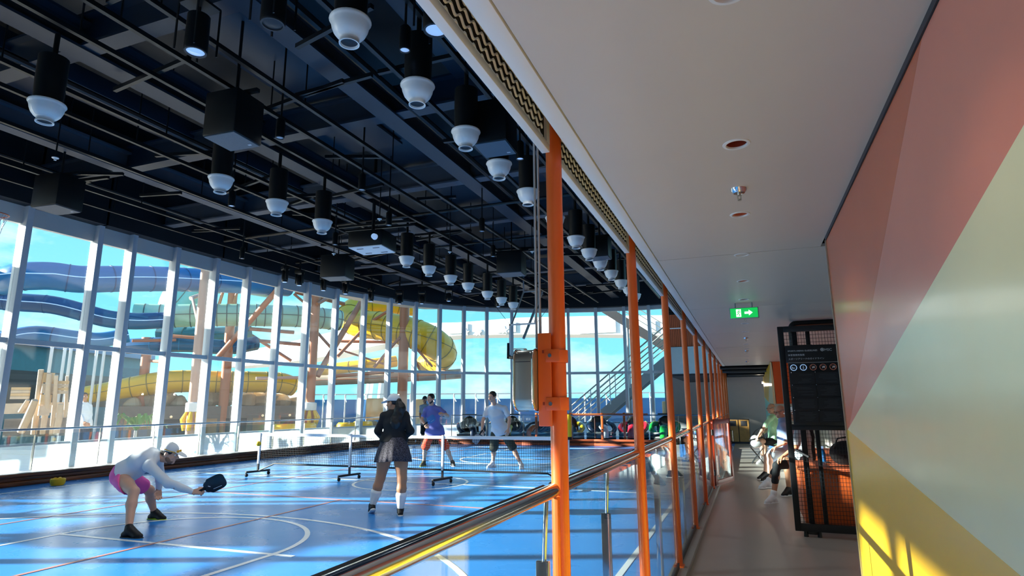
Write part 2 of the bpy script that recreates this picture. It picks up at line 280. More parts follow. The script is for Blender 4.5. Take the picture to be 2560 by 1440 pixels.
# kerb of dark planks around the court, and the pale ledge behind it
KERB = [(-13.4, -9.5), (-13.4, -4), (-13.4, -.5), (-13.42, 3), (-13.45, 6.5), (-13.5, 10), (-13.5, 13.5), (-13.45, 16.5), (-13.35, 19.0), (-13.1, 20.6), (-12.5, 21.6), (-11.4, 22.15), (-8.3, 22.4), (-5.5, 22.6), (-3.4, 22.75), (-.75, 22.8)]
kb = thing('baseboard_left', 'dark walnut plank kerb running around the blue court', 'kerb', (-13.4, 8, 0), 0, None, 'structure')
for i in range(len(KERB)-1):
    a = V(KERB[i]+(0,)); b = V(KERB[i+1]+(0,)); d = (b-a).normalized(); out = V((-d.y, d.x, 0)); ln = (b-a).length+.01
    for j, (z0, z1, o) in enumerate(((0, .085, 0), (.089, .16, .06), (.164, .235, .0))):
        g = G(); g.box((a+b)/2+out*(.10+o)+V((0, 0, (z0+z1)/2)), (ln, .2, z1-z0), (d, out, V((0, 0, 1)))); g.build('plank', 'walnut' if i < 11 or j == 1 else 'louver_orange', kb, w=True, bev=.006)
g = G(); n = len(KERB); vs = []
for i, (x, y) in enumerate(KERB):
    ox, oy = (-.2, 0) if i < 9 else ((-.15, .15) if i < 12 else (0, .2)); vs += [(x+ox, y+oy, .002), (x+ox, y+oy, .2)]
    fx, fy = (-.98, 0) if i < 9 else ((-.9, .9) if i < 12 else (0, 3.9)); vs += [(x+fx*.99, y+fy, .2), (x+fx*.99, y+fy, .002)]
struct(G().add(vs, sum([[(4*i+j, 4*i+(j+1) % 4, 4*i+4+(j+1) % 4, 4*i+4+j) for j in range(4)] for i in range(10)], [])).build('trim_2', 'white_paint', smooth=False), 'white ledge between the walnut kerb and the window wall', 'ledge')
# corridor ceiling panels, reveal, fascia
cc = thing('ceiling', 'smooth pale panelled ceiling over the walkway with recessed downlights', 'ceiling', (0, 0, 2.52), 0, None, 'structure')
ys = [-9.6, .2, 4.3, 6.75, 9.2, 11.65, 14.1, 17.3]
for a, b in zip(ys[:-1], ys[1:]):
    g = G(); x1 = .515 if b < 4.4 else 1.9; z = 2.515; h = .07; a2, b2 = a+.004, b-.004; g.bb(-.535, a2, z, .03-h, b2, z+.02); g.bb(.03+h, a2, z, x1, b2, z+.02); y = a2
    for q in [k for k in (1.44+.967*i for i in range(-11, 17)) if a2+h < k < b2-h]:          # round cut-outs for the downlights
        g.bb(.03-h, y, z, .03+h, q-h, z+.02); y = q+h; vs = []; n = 32
        for j in range(n):
            an = 2*PI*j/n; c, s = math.cos(an), math.sin(an); m = h/max(abs(c), abs(s)); vs += [(.03+.0395*c, q+.0395*s, z), (.03+m*c, q+m*s, z)]
        g.add(vs, [(2*j, 2*((j+1) % n), 2*((j+1) % n)+1, 2*j+1) for j in range(n)])
    g.bb(.03-h, y, z, .03+h, b2, z+.02); g.build('ceiling_panel', 'ceiling_paint', cc, w=True)
g = G(); g.bb(-.62, -9.6, 2.60, 1.9, 17.3, 2.66); g.build('backing', 'charcoal', cc, w=True, smooth=False)
g = G(); g.bb(-.605, -9.6, 2.512, -.541, 17.4, 2.58); g.build('edge_band', 'fascia_white', cc, w=True, bev=.003)
fa = thing('trim_3', 'pale beam with wavy ventilation grilles between the orange columns', 'beam', (-.7, 6, 2.55), 0, None, 'structure')
CY = [2.31+1.83*k for k in range(12)]
bays = [(-1.2, .48-.05), (.53, 2.31-.05)]+[(CY[k]+.05, CY[k+1]-.05) for k in range(8)]
for (a, b) in bays:
    g = G(); g.bb(-.735, a, 2.54, -.70, b, 2.575); g.build('lower_lip', 'fascia_white', fa, w=True, bev=.003)
    g = G(); g.bb(-.735, a, 2.69, -.70, b, 2.9); g.bb(-.735, a, 2.575, -.70, a+.03, 2.69); g.bb(-.735, b-.04, 2.575, -.70, b, 2.69); g.build('frame', 'fascia_white', fa, w=True)
    g = G(); g.bb(-.722, a+.03, 2.576, -.712, b-.04, 2.689); g.build('dark_backing', 'dark_void', fa, w=True, smooth=False)
    g = G(); rows = 3; dz = .115/rows; step = .062; nn = int((b-a-.07)/step)
    for r in range(rows+1):
        z = 2.575+dz*r; pts = []
        for q in range(nn*6+1):
            y = a+.03+q*step/6; ph = q*PI/3+(PI if r % 2 else 0); pts.append((-.704, y, min(2.69, max(2.575, z+.0105*math.sin(ph)))))
        vs = []; fs = []
        for q, p in enumerate(pts):
            s2 = .002+.0022*abs(math.cos(q*PI/3)); vs += [(p[0]+.003, p[1], p[2]-s2), (p[0]+.003, p[1], p[2]+s2), (p[0]-.004, p[1], p[2]+s2), (p[0]-.004, p[1], p[2]-s2)]
        for q in range(len(pts)-1):
            for j in range(4): fs.append((4*q+j, 4*q+4+j, 4*q+4+(j+1) % 4, 4*q+(j+1) % 4))
        g.add(vs, fs)
    o = g.build('wavy_grille', 'mullion_white', fa, w=True); o['kind'] = 'stuff'
g = G(); g.bb(-.66, -9.6, 2.66, -.60, 17.4, 7.3); g.bb(-.66, 17.3, 2.66, 1.9, 17.4, 2.9); struct(g.build('wall_upper', 'black_deck', smooth=False), 'black upper wall above the walkway ceiling', 'wall')
# mural wall on the right, very close to the camera
mw = thing('wall_right', 'glossy mural wall of orange, salmon, cream and yellow facets', 'wall', (.55, 0, 0), 0, None, 'structure')
for nm, m, pl in (('mural_facet', 'mur_brown', [(4.05, 2.49), (1.80, 2.49), (3.95, 1.37), (4.02, 1.352), (4.05, 1.345)]), ('mural_facet', 'mur_salmon', [(1.80, 2.49), (-.63, 2.49), (4.02, 1.352), (3.95, 1.37)]),
        ('mural_facet', 'mur_cream', [(-.63, 2.49), (-9.6, 2.49), (-9.6, .06), (4.02, 1.352)]), ('mural_facet', 'mur_yellow', [(4.05, 1.345), (4.02, 1.352), (1.62, 1.124), (.8, 0), (4.05, 0)]), ('mural_facet', 'mur_salmon', [(1.62, 1.124), (-2.5, .733), (-2.5, 0), (.8, 0)]), ('mural_facet', 'mur_teal', [(-2.5, .733), (-9.6, .06), (-9.6, 0), (-2.5, 0)])):  # unseen low salmon stretch and teal facet: colours invented to temper yellow bounce
    g = G(); g.prism([(.52, y, z) for y, z in pl], (.05, 0, 0)); g.build(nm, m, mw, w=True, smooth=False)
g = G(); g.bb(.575, -9.6, 0, .70, 4.05, 2.52); g.build('wall_core', 'wall_grey', mw, w=True, smooth=False)
g = G(); g.bb(.515, -9.6, 2.493, .60, 4.06, 2.516); g.build('shadow_gap_trim', 'charcoal', mw, w=True); g = G(); g.bb(.512, 4.052, 0, .575, 4.062, 2.493); g.build('edge_trim', 'steel_brushed', mw, w=True)
g = G(); g.bb(1.75, 4.05, 0, 1.9, 18.6, 2.56); g.bb(.70, 4.05, 0, 1.9, 4.12, 2.56); struct(g.build('wall_recess', 'wall_grey', smooth=False), 'grey recess wall behind the bench', 'wall')
g = G(); g.bb(-3.3, 26.4, 0, 3.2, 26.7, 3.3); struct(g.build('wall_back', 'wall_grey', smooth=False), 'plain grey wall at the far end of the walkway', 'wall')
g = G(); g.bb(-14.9, -9.9, -.1, 3.2, -9.6, 7.4); struct(g.build('wall_front', 'wall_grey', smooth=False), 'grey wall behind the camera', 'wall')
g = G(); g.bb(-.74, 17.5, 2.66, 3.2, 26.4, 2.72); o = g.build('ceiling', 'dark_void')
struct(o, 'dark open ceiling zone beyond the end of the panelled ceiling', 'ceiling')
for j, (y, z, r) in enumerate(((18.3, 2.52, .05), (19.6, 2.5, .07), (21, 2.53, .04), (22.6, 2.5, .08))): g = G(); g.cyl((-.7, y, z), (1.6, y, z), r, n=10); g.build('ceiling_pipe', 'black_steel', o, w=True)
g = G(); g.bb(-.6, 21.5, 2.45, 1, 21.9, 2.6); g.build('air_duct', 'black_steel', o, w=True)
# mural block far right of the walkway
mb = thing('wall_right', 'bright orange and teal mural block at the far right of the walkway', 'wall', (.9, 18, 0), 0, None, 'structure')
g = G(); g.prism([(.58, 16.05, 2.51), (1.9, 16.05, 2.51), (1.9, 16.05, 1.50), (.62, 16.05, 1.50)], (0, .1, 0)); g.build('mural_facet', 'bench_orange', mb, w=True, smooth=False)
g = G(); g.bb(.6, 16.15, 1.5, 1.9, 18.6, 2.51); g.bb(.6, 18.6, 0, 1.9, 24.4, 2.51); g.build('wall_core', 'wall_grey', mb, w=True, smooth=False)
for m, pl in (('mur_yellow', [(16.05, 2.5), (24.4, 2.5), (24.4, 1.75), (20, 1.55)]), ('mur_cream', [(16.05, 2.5), (20, 1.55), (18.6, 1.5), (16.05, 1.5)]), ('mur_teal', [(24.4, 1.75), (20, 1.55), (18.6, 1.5), (18.6, 1.15), (24.4, .4)]), ('mur_blue', [(18.6, 1.15), (24.4, .4), (24.4, 0), (18.6, 0)])):
    g = G(); g.prism([(.55, y, z) for y, z in pl], (.05, 0, 0)); g.build('mural_facet', m, mb, w=True, smooth=False)
g = G(); g.beam((.5, 24.6, 2.28), (.62, 24.6, 2.28), .1, .08); g.build('wall_lamp', 'lamp_glow', mb, w=True)
# stair bulkhead at the far end: pale block, orange louvres, black mesh
bk = thing('wall_far', 'pale teal bulkhead with terracotta louvre panels above it', 'wall', (-1.6, 20.4, 2.4), 0, None, 'structure')
g = G(); g.bb(-2.35, 20.2, 2.47, -.78, 26.3, 3.34); g.build('bulkhead', 'teal_grey', bk, w=True, bev=.01)
g = G(); g.bb(-2.35, 20.25, 2.40, -.78, 26.3, 2.465); g.build('shadow_gap', 'charcoal', bk, w=True)
for z0, z1 in ((3.36, 3.95), (3.97, 4.42)):
    for q in range(26): g = G(); x = -2.3+q*.058; g.bb(x, 20.3, z0, x+.048, 20.36, z1); g.build('louvre_slat', 'louver_orange', bk, w=True, smooth=False)
g = G(); g.bb(-2.35, 20.28, 3.945, -.78, 20.37, 3.975); g.build('louvre_rail', 'white_paint', bk, w=True)
g = G(); g.bb(-2.35, 20.38, 3.34, -.7, 20.44, 4.42); g.build('louvre_backing', 'dark_orange', bk, w=True)
g = G()
for q in range(18): g.beam((-2.3+q*.09, 20.4, 4.45), (-2.3+q*.09, 20.4, 5.2), .02, .02)
for q in range(9): g.beam((-2.35, 20.4, 4.47+q*.09), (-.75, 20.4, 4.47+q*.09), .02, .02)
g.build('black_mesh', 'black_steel', bk, w=True, smooth=False)
g = G(); g.bb(-2.4, 20.7, 4.3, -.66, 20.8, 7.2); g.build('dark_upper_wall', 'dark_void', bk, w=True, smooth=False)
# ---------------------------------------------------------------- things hung from the court ceiling
def dome(loc, label, grp):
    t = thing('ceiling_speaker', label, 'speaker', loc, 0, grp)
    G().lathe([(.150, .0), (.158, .30), (.158, .60), (.10, .62), (.03, .62), (.03, .93), (0, .93)], (0, 0, .02), 20).build('housing', 'black_plastic', t)
    G().lathe([(.140, .035), (.192, .03), (.197, .015), (.186, .0), (.178, -.02), (.170, -.06), (.150, -.11), (.120, -.148), (.094, -.163), (.089, -.175), (.089, -.20), (.097, -.21), (.095, -.222), (.083, -.22), (.077, -.19), (.06, -.17)], (0, 0, 0), 28).build('bowl', 'white_plastic', t, ang=60)
    g = G(); g.lathe([(.082, -.20), (.04, -.19), (.0, -.195)], (0, 0, 0), 20); g.build('cone', 'charcoal', t)
    return t
rows = ((-7.58, [4.18, 6.77, 8.01, 9.25, 12.43, 13.55, 14.8, 15.95, 17.4, 18.6, 19.7], 'left'), (-3.25, [4.2, 5.46, 6.73, 7.89, 9.18, 10.75, 12.28, 13.45, 14.61, 15.93, 17.3, 18.5, 19.7], 'right'))
D0 = None
for x, ysd, side in rows:
    for i, y in enumerate(ysd):
        lb = 'white bell-shaped speaker under a black cylinder, %s from the camera in the %s row' % (ORD[i], side)
        if D0 is None: D0 = dome((x, y, 5.06), lb, 'white bell speakers under the black ceiling')
        else: dup(D0, (x, y, 5.06), 0, lb)
def hung(t, h, r=.02):
    g = G(); g.cyl((0, 0, h), (0, 0, 7.3-t.location.z), r, n=8); g.build('hanger', 'black_steel', t)
def box_speaker(loc, sz, label, face, rz=0, name='box_speaker', cat='speaker'):
    t = thing(name, label, cat, loc, rz, 'black boxes hung from the court ceiling')
    g = G(); g.box((0, 0, sz[2]/2), sz); g.build('cabinet', 'black_plastic', t, bev=.012)
    g = G(); g.box((0, 0, -.006), (sz[0]*.94, sz[1]*.94, .012)); g.build('face_plate', face, t)
    g = G(); g.box((sz[0]*.3, sz[1]*.3, -.0135), (.05, .03, .003)); g.build('badge', 'print_white', t)
    g = G(); g.beam((-sz[0]*.7, 0, sz[2]+.06), (sz[0]*.7, 0, sz[2]+.06), .06, .05); g.box((0, 0, sz[2]+.03), (.3, .2, .04)); g.build('bracket', 'black_steel', t); hung(t, sz[2]); return t
mat('speaker_grille', '59646E', .5, bump=.6, bscale=120); mat('box_face', '4A5866', .45)
box_speaker((-6.2, 5.66, 5.0), (.52, .50, .62), 'large black box speaker with dark mesh face near the top left of the ceiling', 'speaker_grille', .05)
box_speaker((-3.02, 7.2, 5.0), (.48, .5, .62), 'black box speaker with smooth slate face beside the right row of white bells', 'box_face', .05)
box_speaker((-5.85, 15.1, 5.05), (.7, .6, .6), 'small far black box speaker behind the conduit in front of the far wall', 'box_face', .1)
box_speaker((-3.16, 14.2, 5.05), (.5, .45, .5), 'far black box speaker amid the right row of white bells', 'box_face', .0)
box_speaker((-11.5, 6.75, 5.05), (.6, .5, .6), 'black box speaker above the far left window bays', 'box_face', .1)
box_speaker((-10.6, 13.7, 5.05), (.75, .6, .62), 'black box speaker above the yellow slide end of the window wall', 'box_face', .2)
t = thing('projector', 'black projector with a pale underside hung mid ceiling', 'projector', (-7.77, 11.25, 5.0), .1)
g = G(); g.box((0, 0, .2), (.85, .72, .36)); g.build('case', 'black_plastic', t, bev=.02); g = G(); g.box((0, 0, .005), (.82, .69, .02)); g.build('bottom_panel', 'white_paint', t)
g = G(); [G().box((a, b, -.008), (.16, .03, .006)).build('vent_slot', 'charcoal', t) for a in (-.2, .2) for b in (-.2, .2)]; g = G(); g.cyl((.25, -.36, .2), (.25, -.43, .2), .07, .06, 16); g.build('lens', 'lens_blue', t)
g = G(); g.beam((-.9, 0, .62), (.9, 0, .62), .05, .05); g.beam((-.9, .3, .62), (.9, .3, .62), .05, .05); g.build('mount_rails', 'black_steel', t); hung(t, .38, .04)
def can(loc, r, h, label, lens, grp, cage=False):
    t = thing('spotlight', label, 'spotlight', loc, 0, grp)
    G().lathe([(r, 0), (r*1.03, .02), (r, h), (r*.6, h+.03), (0, h+.03)], (0, 0, 0), 20).build('can', 'black_plastic', t)
    G().lathe([(r, 0), (r*.98, -.015), (r*.82, -.015), (r*.8, .0)], (0, 0, 0), 20).build('trim_ring', 'charcoal', t); G().lathe([(r*.81, -.002), (r*.4, -.012), (0, -.014)], (0, 0, 0), 20).build('lens', lens, t)
    if cage:
        g = G(); [g.beam((a*r*1.25, b*r*1.25, -.02), (a*r*1.25, b*r*1.25, h*1.3), .02, .012) for a in (-1, 1) for b in (-1, 1)]; g.box((0, 0, h*1.3), (r*2.6, r*2.6, .03)); g.build('cage', 'black_steel', t)
    hung(t, h, .015); return t
can((-5.3, 4.25, 5.28), .115, .42, 'caged black spotlight with glowing pale blue lens at the top left', 'lens_blue', 'spotlights', True); can((-4.2, 4.2, 5.3), .12, .4, 'caged black spotlight with dark lens at the top centre', 'charcoal', 'spotlights', True)
can((-2.72, 4.9, 5.3), .13, .4, 'caged black spotlight with pale lens half behind the grille beam', 'lens_blue', 'spotlights', True); can((-3.6, 4.1, 5.5), .12, .35, 'dark round spotlight above the nearest right row bell', 'charcoal', 'spotlights')
for i, (x, y, z, n) in enumerate(((-6.0, 6.3, 5.3, 'beside the large mesh faced box speaker'), (-3.24, 5.15, 5.35, 'in front of the second bell of the right row'), (-6.0, 8.3, 5.2, 'in the middle of the ceiling near a cable loop'), (-5.9, 13.9, 5.3, 'in front of the distant girder'), (-3.1, 8.4, 5.35, 'beside the fourth bell of the right row'), (-8.75, 8.1, 5.2, 'between the third and fourth bells of the left row'), (-11.7, 11.3, 5.2, 'over the left windows'), (-8.7, 11.1, 5.2, 'left of the pale projector'), (-6.8, 10.4, 5.25, 'right of the pale projector'), (-5.1, 11.4, 5.2, 'behind the orange pole conduit'))):
    can((x, y, z), .062, .26, 'small black cylinder spotlight '+n, 'lens_blue' if i in (1, 4, 5) else 'print_white', 'small cylinder spotlights')
for i, (x, y, n) in enumerate(((-13.2, 14.5, 'first'), (-13.15, 15.1, 'second'), (-13.0, 16.1, 'third'), (-12.7, 16.9, 'fourth'), (-12.75, 18.5, 'fifth'), (-12.1, 19.4, 'sixth'), (-11.3, 19.7, 'seventh'), (-10.1, 19.6, 'eighth'), (-8.9, 21.5, 'ninth'))):
    t = thing('moving_head_light', 'black moving head stage light over the windows, %s from the left' % n, 'stage light', (x, y, 5.25), random.uniform(-.6, .6), 'moving head lights along the windows')
    g = G(); g.box((0, 0, .5), (.26, .2, .12)); g.build('base', 'black_plastic', t, bev=.015); g = G(); [g.box((s*.13, 0, .3), (.035, .09, .36)) for s in (-1, 1)]; g.build('yoke', 'black_plastic', t, bev=.01)
    hd = G().lathe([(.06, .16), (.095, .12), (.10, -.06), (.085, -.14), (.08, -.145), (.0, -.135)], (0, 0, .2), 16).build('head', 'black_plastic', t); G().lathe([(.078, -.142), (.04, -.155), (0, -.158)], (0, 0, .2), 16).build('lens', 'lens_blue', hd); hung(t, .55, .03)
for i, (x, y, n) in enumerate(((-10.1, 5.8, 'near the left edge'), (-9.9, 12.6, 'left of the projector'), (-7.1, 10.5, 'beside the projector'), (-7.0, 13.6, 'behind the projector'), (-5.0, 14.4, 'over the net'))):
    t = thing('sprinkler', 'tiny white ceiling sprinkler on a black drop pipe '+n, 'sprinkler', (x, y, 5.45), 0, 'court ceiling sprinklers'); G().lathe([(.0, -.05), (.02, -.045), (.015, -.02), (.05, -.01), (.05, .0), (0, .0)], (0, 0, 0), 12).build('head', 'white_plastic', t); hung(t, 0, .012)
for i, (x, y) in enumerate(((-2.15, 6.05), (-2.0, 7.45), (-2.1, 9.3))):
    t = thing('bulkhead_lamp', 'ribbed dark bulkhead lamp hung beside the grille beam, %s from the camera' % ORD[i], 'lamp', (x, y, 5.0), 0, 'ribbed lamps'); g = G()
    prof = [(.0, 0), (.09, .01)]+[(.1 if q % 2 else .112, .03+.02*q) for q in range(8)]+[(.07, .2), (0, .2)]; G().lathe(prof, (0, 0, 0), 16).build('body', 'charcoal', t); hung(t, .2, .015)
# basketball hoop hung in front of the far windows
t = thing('basketball_hoop', 'clear basketball backboard with white frame hanging before the far windows', 'basketball hoop', (-7.5, 20.5, 3.2))
g = G(); [g.bb(x0, -.02, z0, x1, .02, z1) for x0, z0, x1, z1 in ((-.55, .05, -.49, 1.25), (.49, .05, .55, 1.25), (-.55, 1.19, .55, 1.25), (-.55, .05, .55, .11))]; g.build('frame', 'white_paint', t)
g = G(); g.bb(-.49, -.006, .11, .49, .006, 1.19); g.build('backboard', 'pane_clear', t, smooth=False); g = G(); g.bb(-.62, -.05, -.02, .62, .05, .06); g.bb(-.62, -.05, -.02, -.54, .05, .55); g.bb(.54, -.05, -.02, .62, .05, .55); g.build('padding', 'black_plastic', t, bev=.01)
g = G(); g.tube([(-.23+.23*0+.23*math.cos(2*PI*q/20)+.23, -.35+.23*math.sin(2*PI*q/20), .28) for q in range(20)], .01, 6, closed=True); g.beam((.1, -.02, .28), (.1, -.13, .28), .1, .03); g.build('rim', 'orange_paint', t)
g = G(); g.tube([(-.45, .02, 1.25), (-.3, .9, 2.6)], .03, 8); g.tube([(.45, .02, 1.25), (.3, .9, 2.6)], .03, 8); g.tube([(-.3, .9, 2.6), (.3, .9, 2.6)], .03, 8); g.tube([(-.3, .9, 2.55), (-.3, .9, 4.15)], .03, 8); g.tube([(.3, .9, 2.55), (.3, .9, 4.15)], .03, 8); g.tube([(.0, .03, .7), (.35, 1.2, 2.6)], .05, 8); g.build('support_arms', 'grey_paint', t)
g = G(); g.tube([(-.5, 0, 1.2), (-1.4, -.6, 2.55)], .008, 5); g.tube([(.5, 0, 1.2), (1.9, -.5, 2.6)], .008, 5); g.build('steady_cables', 'black_steel', t)
t = thing('basketball_hoop', 'orange basketball rim cut off by the left picture edge', 'basketball hoop', (-13.1, 6.62, 5.02)); g = G(); g.tube([(.225*math.cos(2*PI*q/24), .225*math.sin(2*PI*q/24), .1) for q in range(24)], .011, 6, closed=True); g.build('rim', 'orange_paint', t)
g = G()
for q in range(12):
    a = 2*PI*q/12; b = a+.3; g.cyl((.22*math.cos(a), .22*math.sin(a), .09), (.16*math.cos(b), .16*math.sin(b), -.12), .004, n=5); g.cyl((.22*math.cos(b), .22*math.sin(b), .09), (.16*math.cos(a), .16*math.sin(a), -.12), .004, n=5); g.cyl((.16*math.cos(b), .16*math.sin(b), -.12), (.12*math.cos(a), .12*math.sin(a), -.34), .004, n=5)
g.build('net', 'white_paint', t); g = G(); g.bb(-.1, -.9, -.1, -.06, -.30, .9); g.beam((0, -.28, .1), (0, -.22, .1), .12, .03); g.build('backboard', 'white_paint', t)
# ---------------------------------------------------------------- walkway ceiling fittings
def downlight(y, label, glow):
    t = thing('downlight', label, 'downlight', (.03, y, 2.515), 0, 'recessed downlights along the walkway ceiling')
    G().lathe([(.0392, .012), (.0388, .0), (.041, -.004), (.051, -.003), (.053, .0)], (0, 0, 0), 28).build('ring', 'fascia_white', t); G().lathe([(.0385, .004), (.033, .07), (0, .07)], (0, 0, .0), 20).build('well', 'louver_orange' if glow else 'dark_orange', t)  # glow painted into the well colour: brighter orange when lit, darker when off
    G().lathe([(.027, .045), (.012, .040), (0, .040)], (0, 0, .02), 16).build('lens', 'lamp_glow' if glow else 'charcoal', t); return t
for i in range(16):
    y = 1.44+.967*i; downlight(y, 'round recessed downlight in the walkway ceiling, %s from the camera' % ORD[i], i in (0, 2, 4, 6, 9))
g = G()
for i, y in enumerate((2.95, 7.55, 10.0, 12.45, 15.6)):
    t = thing('sprinkler', 'chrome pendant sprinkler in the walkway ceiling, %s from the camera' % ORD[i], 'sprinkler', (.03, y, 2.515), 0, 'chrome sprinklers along the walkway ceiling')
    G().lathe([(.038, 0), (.034, -.012), (.026, -.022), (.012, -.024), (0, -.024)], (0, 0, 0), 24).build('cup', 'chrome', t)
    g = G(); g.cyl((0, 0, -.02), (0, 0, -.034), .008, n=10); g.cyl((-.008, 0, -.032), (-.006, 0, -.055), .0025, n=6); g.cyl((.008, 0, -.032), (.006, 0, -.055), .0025, n=6); g.cyl((0, 0, -.052), (0, 0, -.058), .009, n=10); g.build('nozzle', 'steel_brushed', t)
t = thing('exit_sign', 'glowing green emergency exit sign with running figure and arrow', 'exit sign', (.02, 6.5, 2.36))
g = G(); g.bb(-.14, -.02, -.008, .14, .02, .105); g.build('case', 'grey_paint', t, bev=.004); g = G(); g.bb(-.13, -.026, .0, .13, -.018, .098); g.build('green_panel', 'exit_green', t)
g = G(); g.bb(-.075, -.030, .010, -.028, -.026, .088); g.build('door_symbol', 'exit_white', t)
g = G(); yy = -.034
def seg(g, a, b, r): g.cyl((a[0], yy, a[1]), (b[0], yy, b[1]), r, n=6)
g.ell((-.045, yy, .078), (.006, .003, .006), 8, 6)
for a, b in (((-.048, .068), (-.053, .045)), ((-.053, .045), (-.043, .033)), ((-.043, .033), (-.046, .016)), ((-.053, .045), (-.064, .033)), ((-.064, .033), (-.072, .033)), ((-.049, .066), (-.061, .06)), ((-.061, .06), (-.064, .05)), ((-.048, .064), (-.038, .055)), ((-.038, .055), (-.031, .06))): seg(g, a, b, .0035)
g.build('running_figure', 'exit_green', t)
g = G(); g.prism([(.005, -.030, .038), (.045, -.030, .038), (.045, -.030, .020), (.082, -.030, .049), (.045, -.030, .078), (.045, -.030, .060), (.005, -.030, .060)], (0, .004, 0)); g.build('arrow', 'exit_white', t)
g = G(); [g.cyl((x, 0, .1), (x, 0, .16), .008, n=8) for x in (-.08, .08)]; g.build('stem', 'grey_paint', t)
# ---------------------------------------------------------------- orange columns and the glass balustrade of the walkway
def column(y, i):
    t = thing('column', 'slim round orange column on the walkway railing, %s from the camera' % ORD[i], 'column', (-.70, y, 0), 0, 'orange columns along the walkway')
    G().cyl((0, 0, .06), (0, 0, 2.72), .0335, n=24).build('pole', 'orange_paint', t, ang=60)
    g = G(); g.bb(-.008, -.062, .08, .008, .062, 1.16); g.build('glazing_fin', 'orange_paint', t, bev=.002)
    g = G(); g.bb(-.045, -.05, .05, .045, .05, .075); g.build('base_plate', 'orange_paint', t, bev=.004); g = G(); g.bb(.045, -.02, .0, .07, .02, .035); g.cyl((.06, 0, .03), (.06, 0, .06), .01, n=8); g.build('foot_bolt', 'dark_orange', t); return t
for i, y in enumerate(CY): column(y, i)
g = G(); g.bb(-.76, -9.6, 0, -.615, 22.8, .06); struct(g.build('trim_4', 'kerb_grey', bev=.004), 'grey kerb under the walkway glass balustrade', 'kerb')
PB = [(.48, 2.31)]+[(CY[k], CY[k+1]) for k in range(11)]
for i, (a, b) in enumerate(PB):
    gate = (i == 6)
    a += .07 if not gate else 1.2; b -= .07
    if i == 0: a = -1.5
    t = thing('glass_balustrade', 'glass balustrade bay with chrome rail, %s' % ('nearest the camera' if i == 0 else 'between the %s and %s orange columns' % (ORD[i-1], ORD[i])), 'railing', (-.70, (a+b)/2, .06), 0, 'glass balustrade bays along the walkway')
    g = G(); g.bb(-.706, a, .10, -.694, b, 1.165); g.build('glass_pane', 'pane_rail', t, w=True, smooth=False)
    g = G(); g.tube([(-.712, a-.02, 1.185), (-.712, b+.02, 1.185)], .026, 18); g.build('handrail', 'chrome', t, w=True, ang=70)
    g = G(); g.tube([(-.752, a-.02, 1.192), (-.752, b+.02, 1.192)], .012, 8); g.build('rail_edge_strip', 'black_plastic', t, w=True)
    g = G(); g.bb(-.712, a, .06, -.688, b, .105); g.build('base_channel', 'charcoal', t, w=True)
    for y in ((2.19, .3) if i == 0 else ((a+b)/2,)):
        p = G(); p.bb(-.758, y-.011, .06, -.710, y+.011, .95); p.cyl((-.730, y, .95), (-.718, y, 1.165), .009, n=12); p.build('post', 'chrome', t, w=True, bev=.002)
# leaning open gate with dark orange frame
t = thing('gate', 'open dark orange framed glass gate swung towards the walkway', 'gate', (-.66, 11.70, .05), math.atan2(.95, .27))
g = G(); [g.bb(*q) for q in ((0, -.02, .03, .075, .02, 1.17), (.90, -.02, .03, .975, .02, 1.17), (0, -.02, 1.09, .975, .02, 1.17), (0, -.02, .03, .975, .02, .11))]; g.build('frame', 'dark_orange', t, bev=.012)
g = G(); g.bb(.075, -.006, .11, .90, .006, 1.09); g.build('glass_pane', 'pane_rail', t, smooth=False); g = G(); g.cyl((0, 0, .2), (0, 0, .3), .022, n=10); g.cyl((0, 0, .9), (0, 0, 1.0), .022, n=10); g.build('hinge', 'black_steel', t); g = G(); g.tube([(.94, -.03, .75), (.94, -.07, .75), (.94, -.07, .95), (.94, -.03, .95)], .01, 8); g.build('handle', 'black_steel', t)
# stainless housing clamped to the first column
t = thing('hose_reel_housing', 'rounded stainless steel housing clamped to the first orange column', 'housing', (-.808, 2.3, 1.48))
w2, y2, h, R = .043, .10, .235, .045; pr = []
for (cy_, cz_, a0) in ((y2-R, h-R, 0), (-y2+R, h-R, 90), (-y2+R, R, 180), (y2-R, R, 270)):
    for q in range(9): a = math.radians(a0+11.25*q); pr.append((-w2, cy_+R*math.cos(a), cz_+R*math.sin(a)))
G().prism(pr, (2*w2, 0, 0)).build('drum', 'steel_brushed', t, bev=.006, ang=50)
for x in (-w2+.004, w2-.004): G().tube([(x, p[1]*1.012, h/2+(p[2]-h/2)*1.01) for p in pr], .004, 8, closed=True).build('rim', 'chrome', t)
G().bb(-w2+.012, -y2-.002, h-R-.005, w2-.012, -y2+.004, h-R-.002).build('cover_seam', 'charcoal', t)
[G().ell((x, -y2+.012, h-.012), .004, 8, 6).build('rivet', 'chrome', t) for x in (-.028, .028)]
pl = G(); pl.prism([(.045, -.05, -.06), (.051, -.05, -.06), (.051, -.05, .30), (.045, -.05, .30)], (0, .1, 0)); pl.bb(.045, -.052, -.06, .100, -.046, .30); pl.build('mounting_plate', 'orange_paint', t, bev=.004)
for z in (.0, .185):
    g = G(); g.lathe([(.034, z), (.038, z), (.038, z+.05), (.034, z+.05)], (.112, .01, 0), 24); g.bb(.078, -.056, z, .135, -.05, z+.05); k = g.build('clamp_band', 'orange_paint', t, bev=.001); g = G(); g.cyl((.098, -.056, z+.025), (.098, -.064, z+.025), .008, n=6); g.build('clamp_bolt', 'chrome', k)
g = G(); [g.bb(.064, -.0535, z, .072, -.0515, z+.012) for z in (.02, .22)]; g.build('slot', 'dark_orange', t)
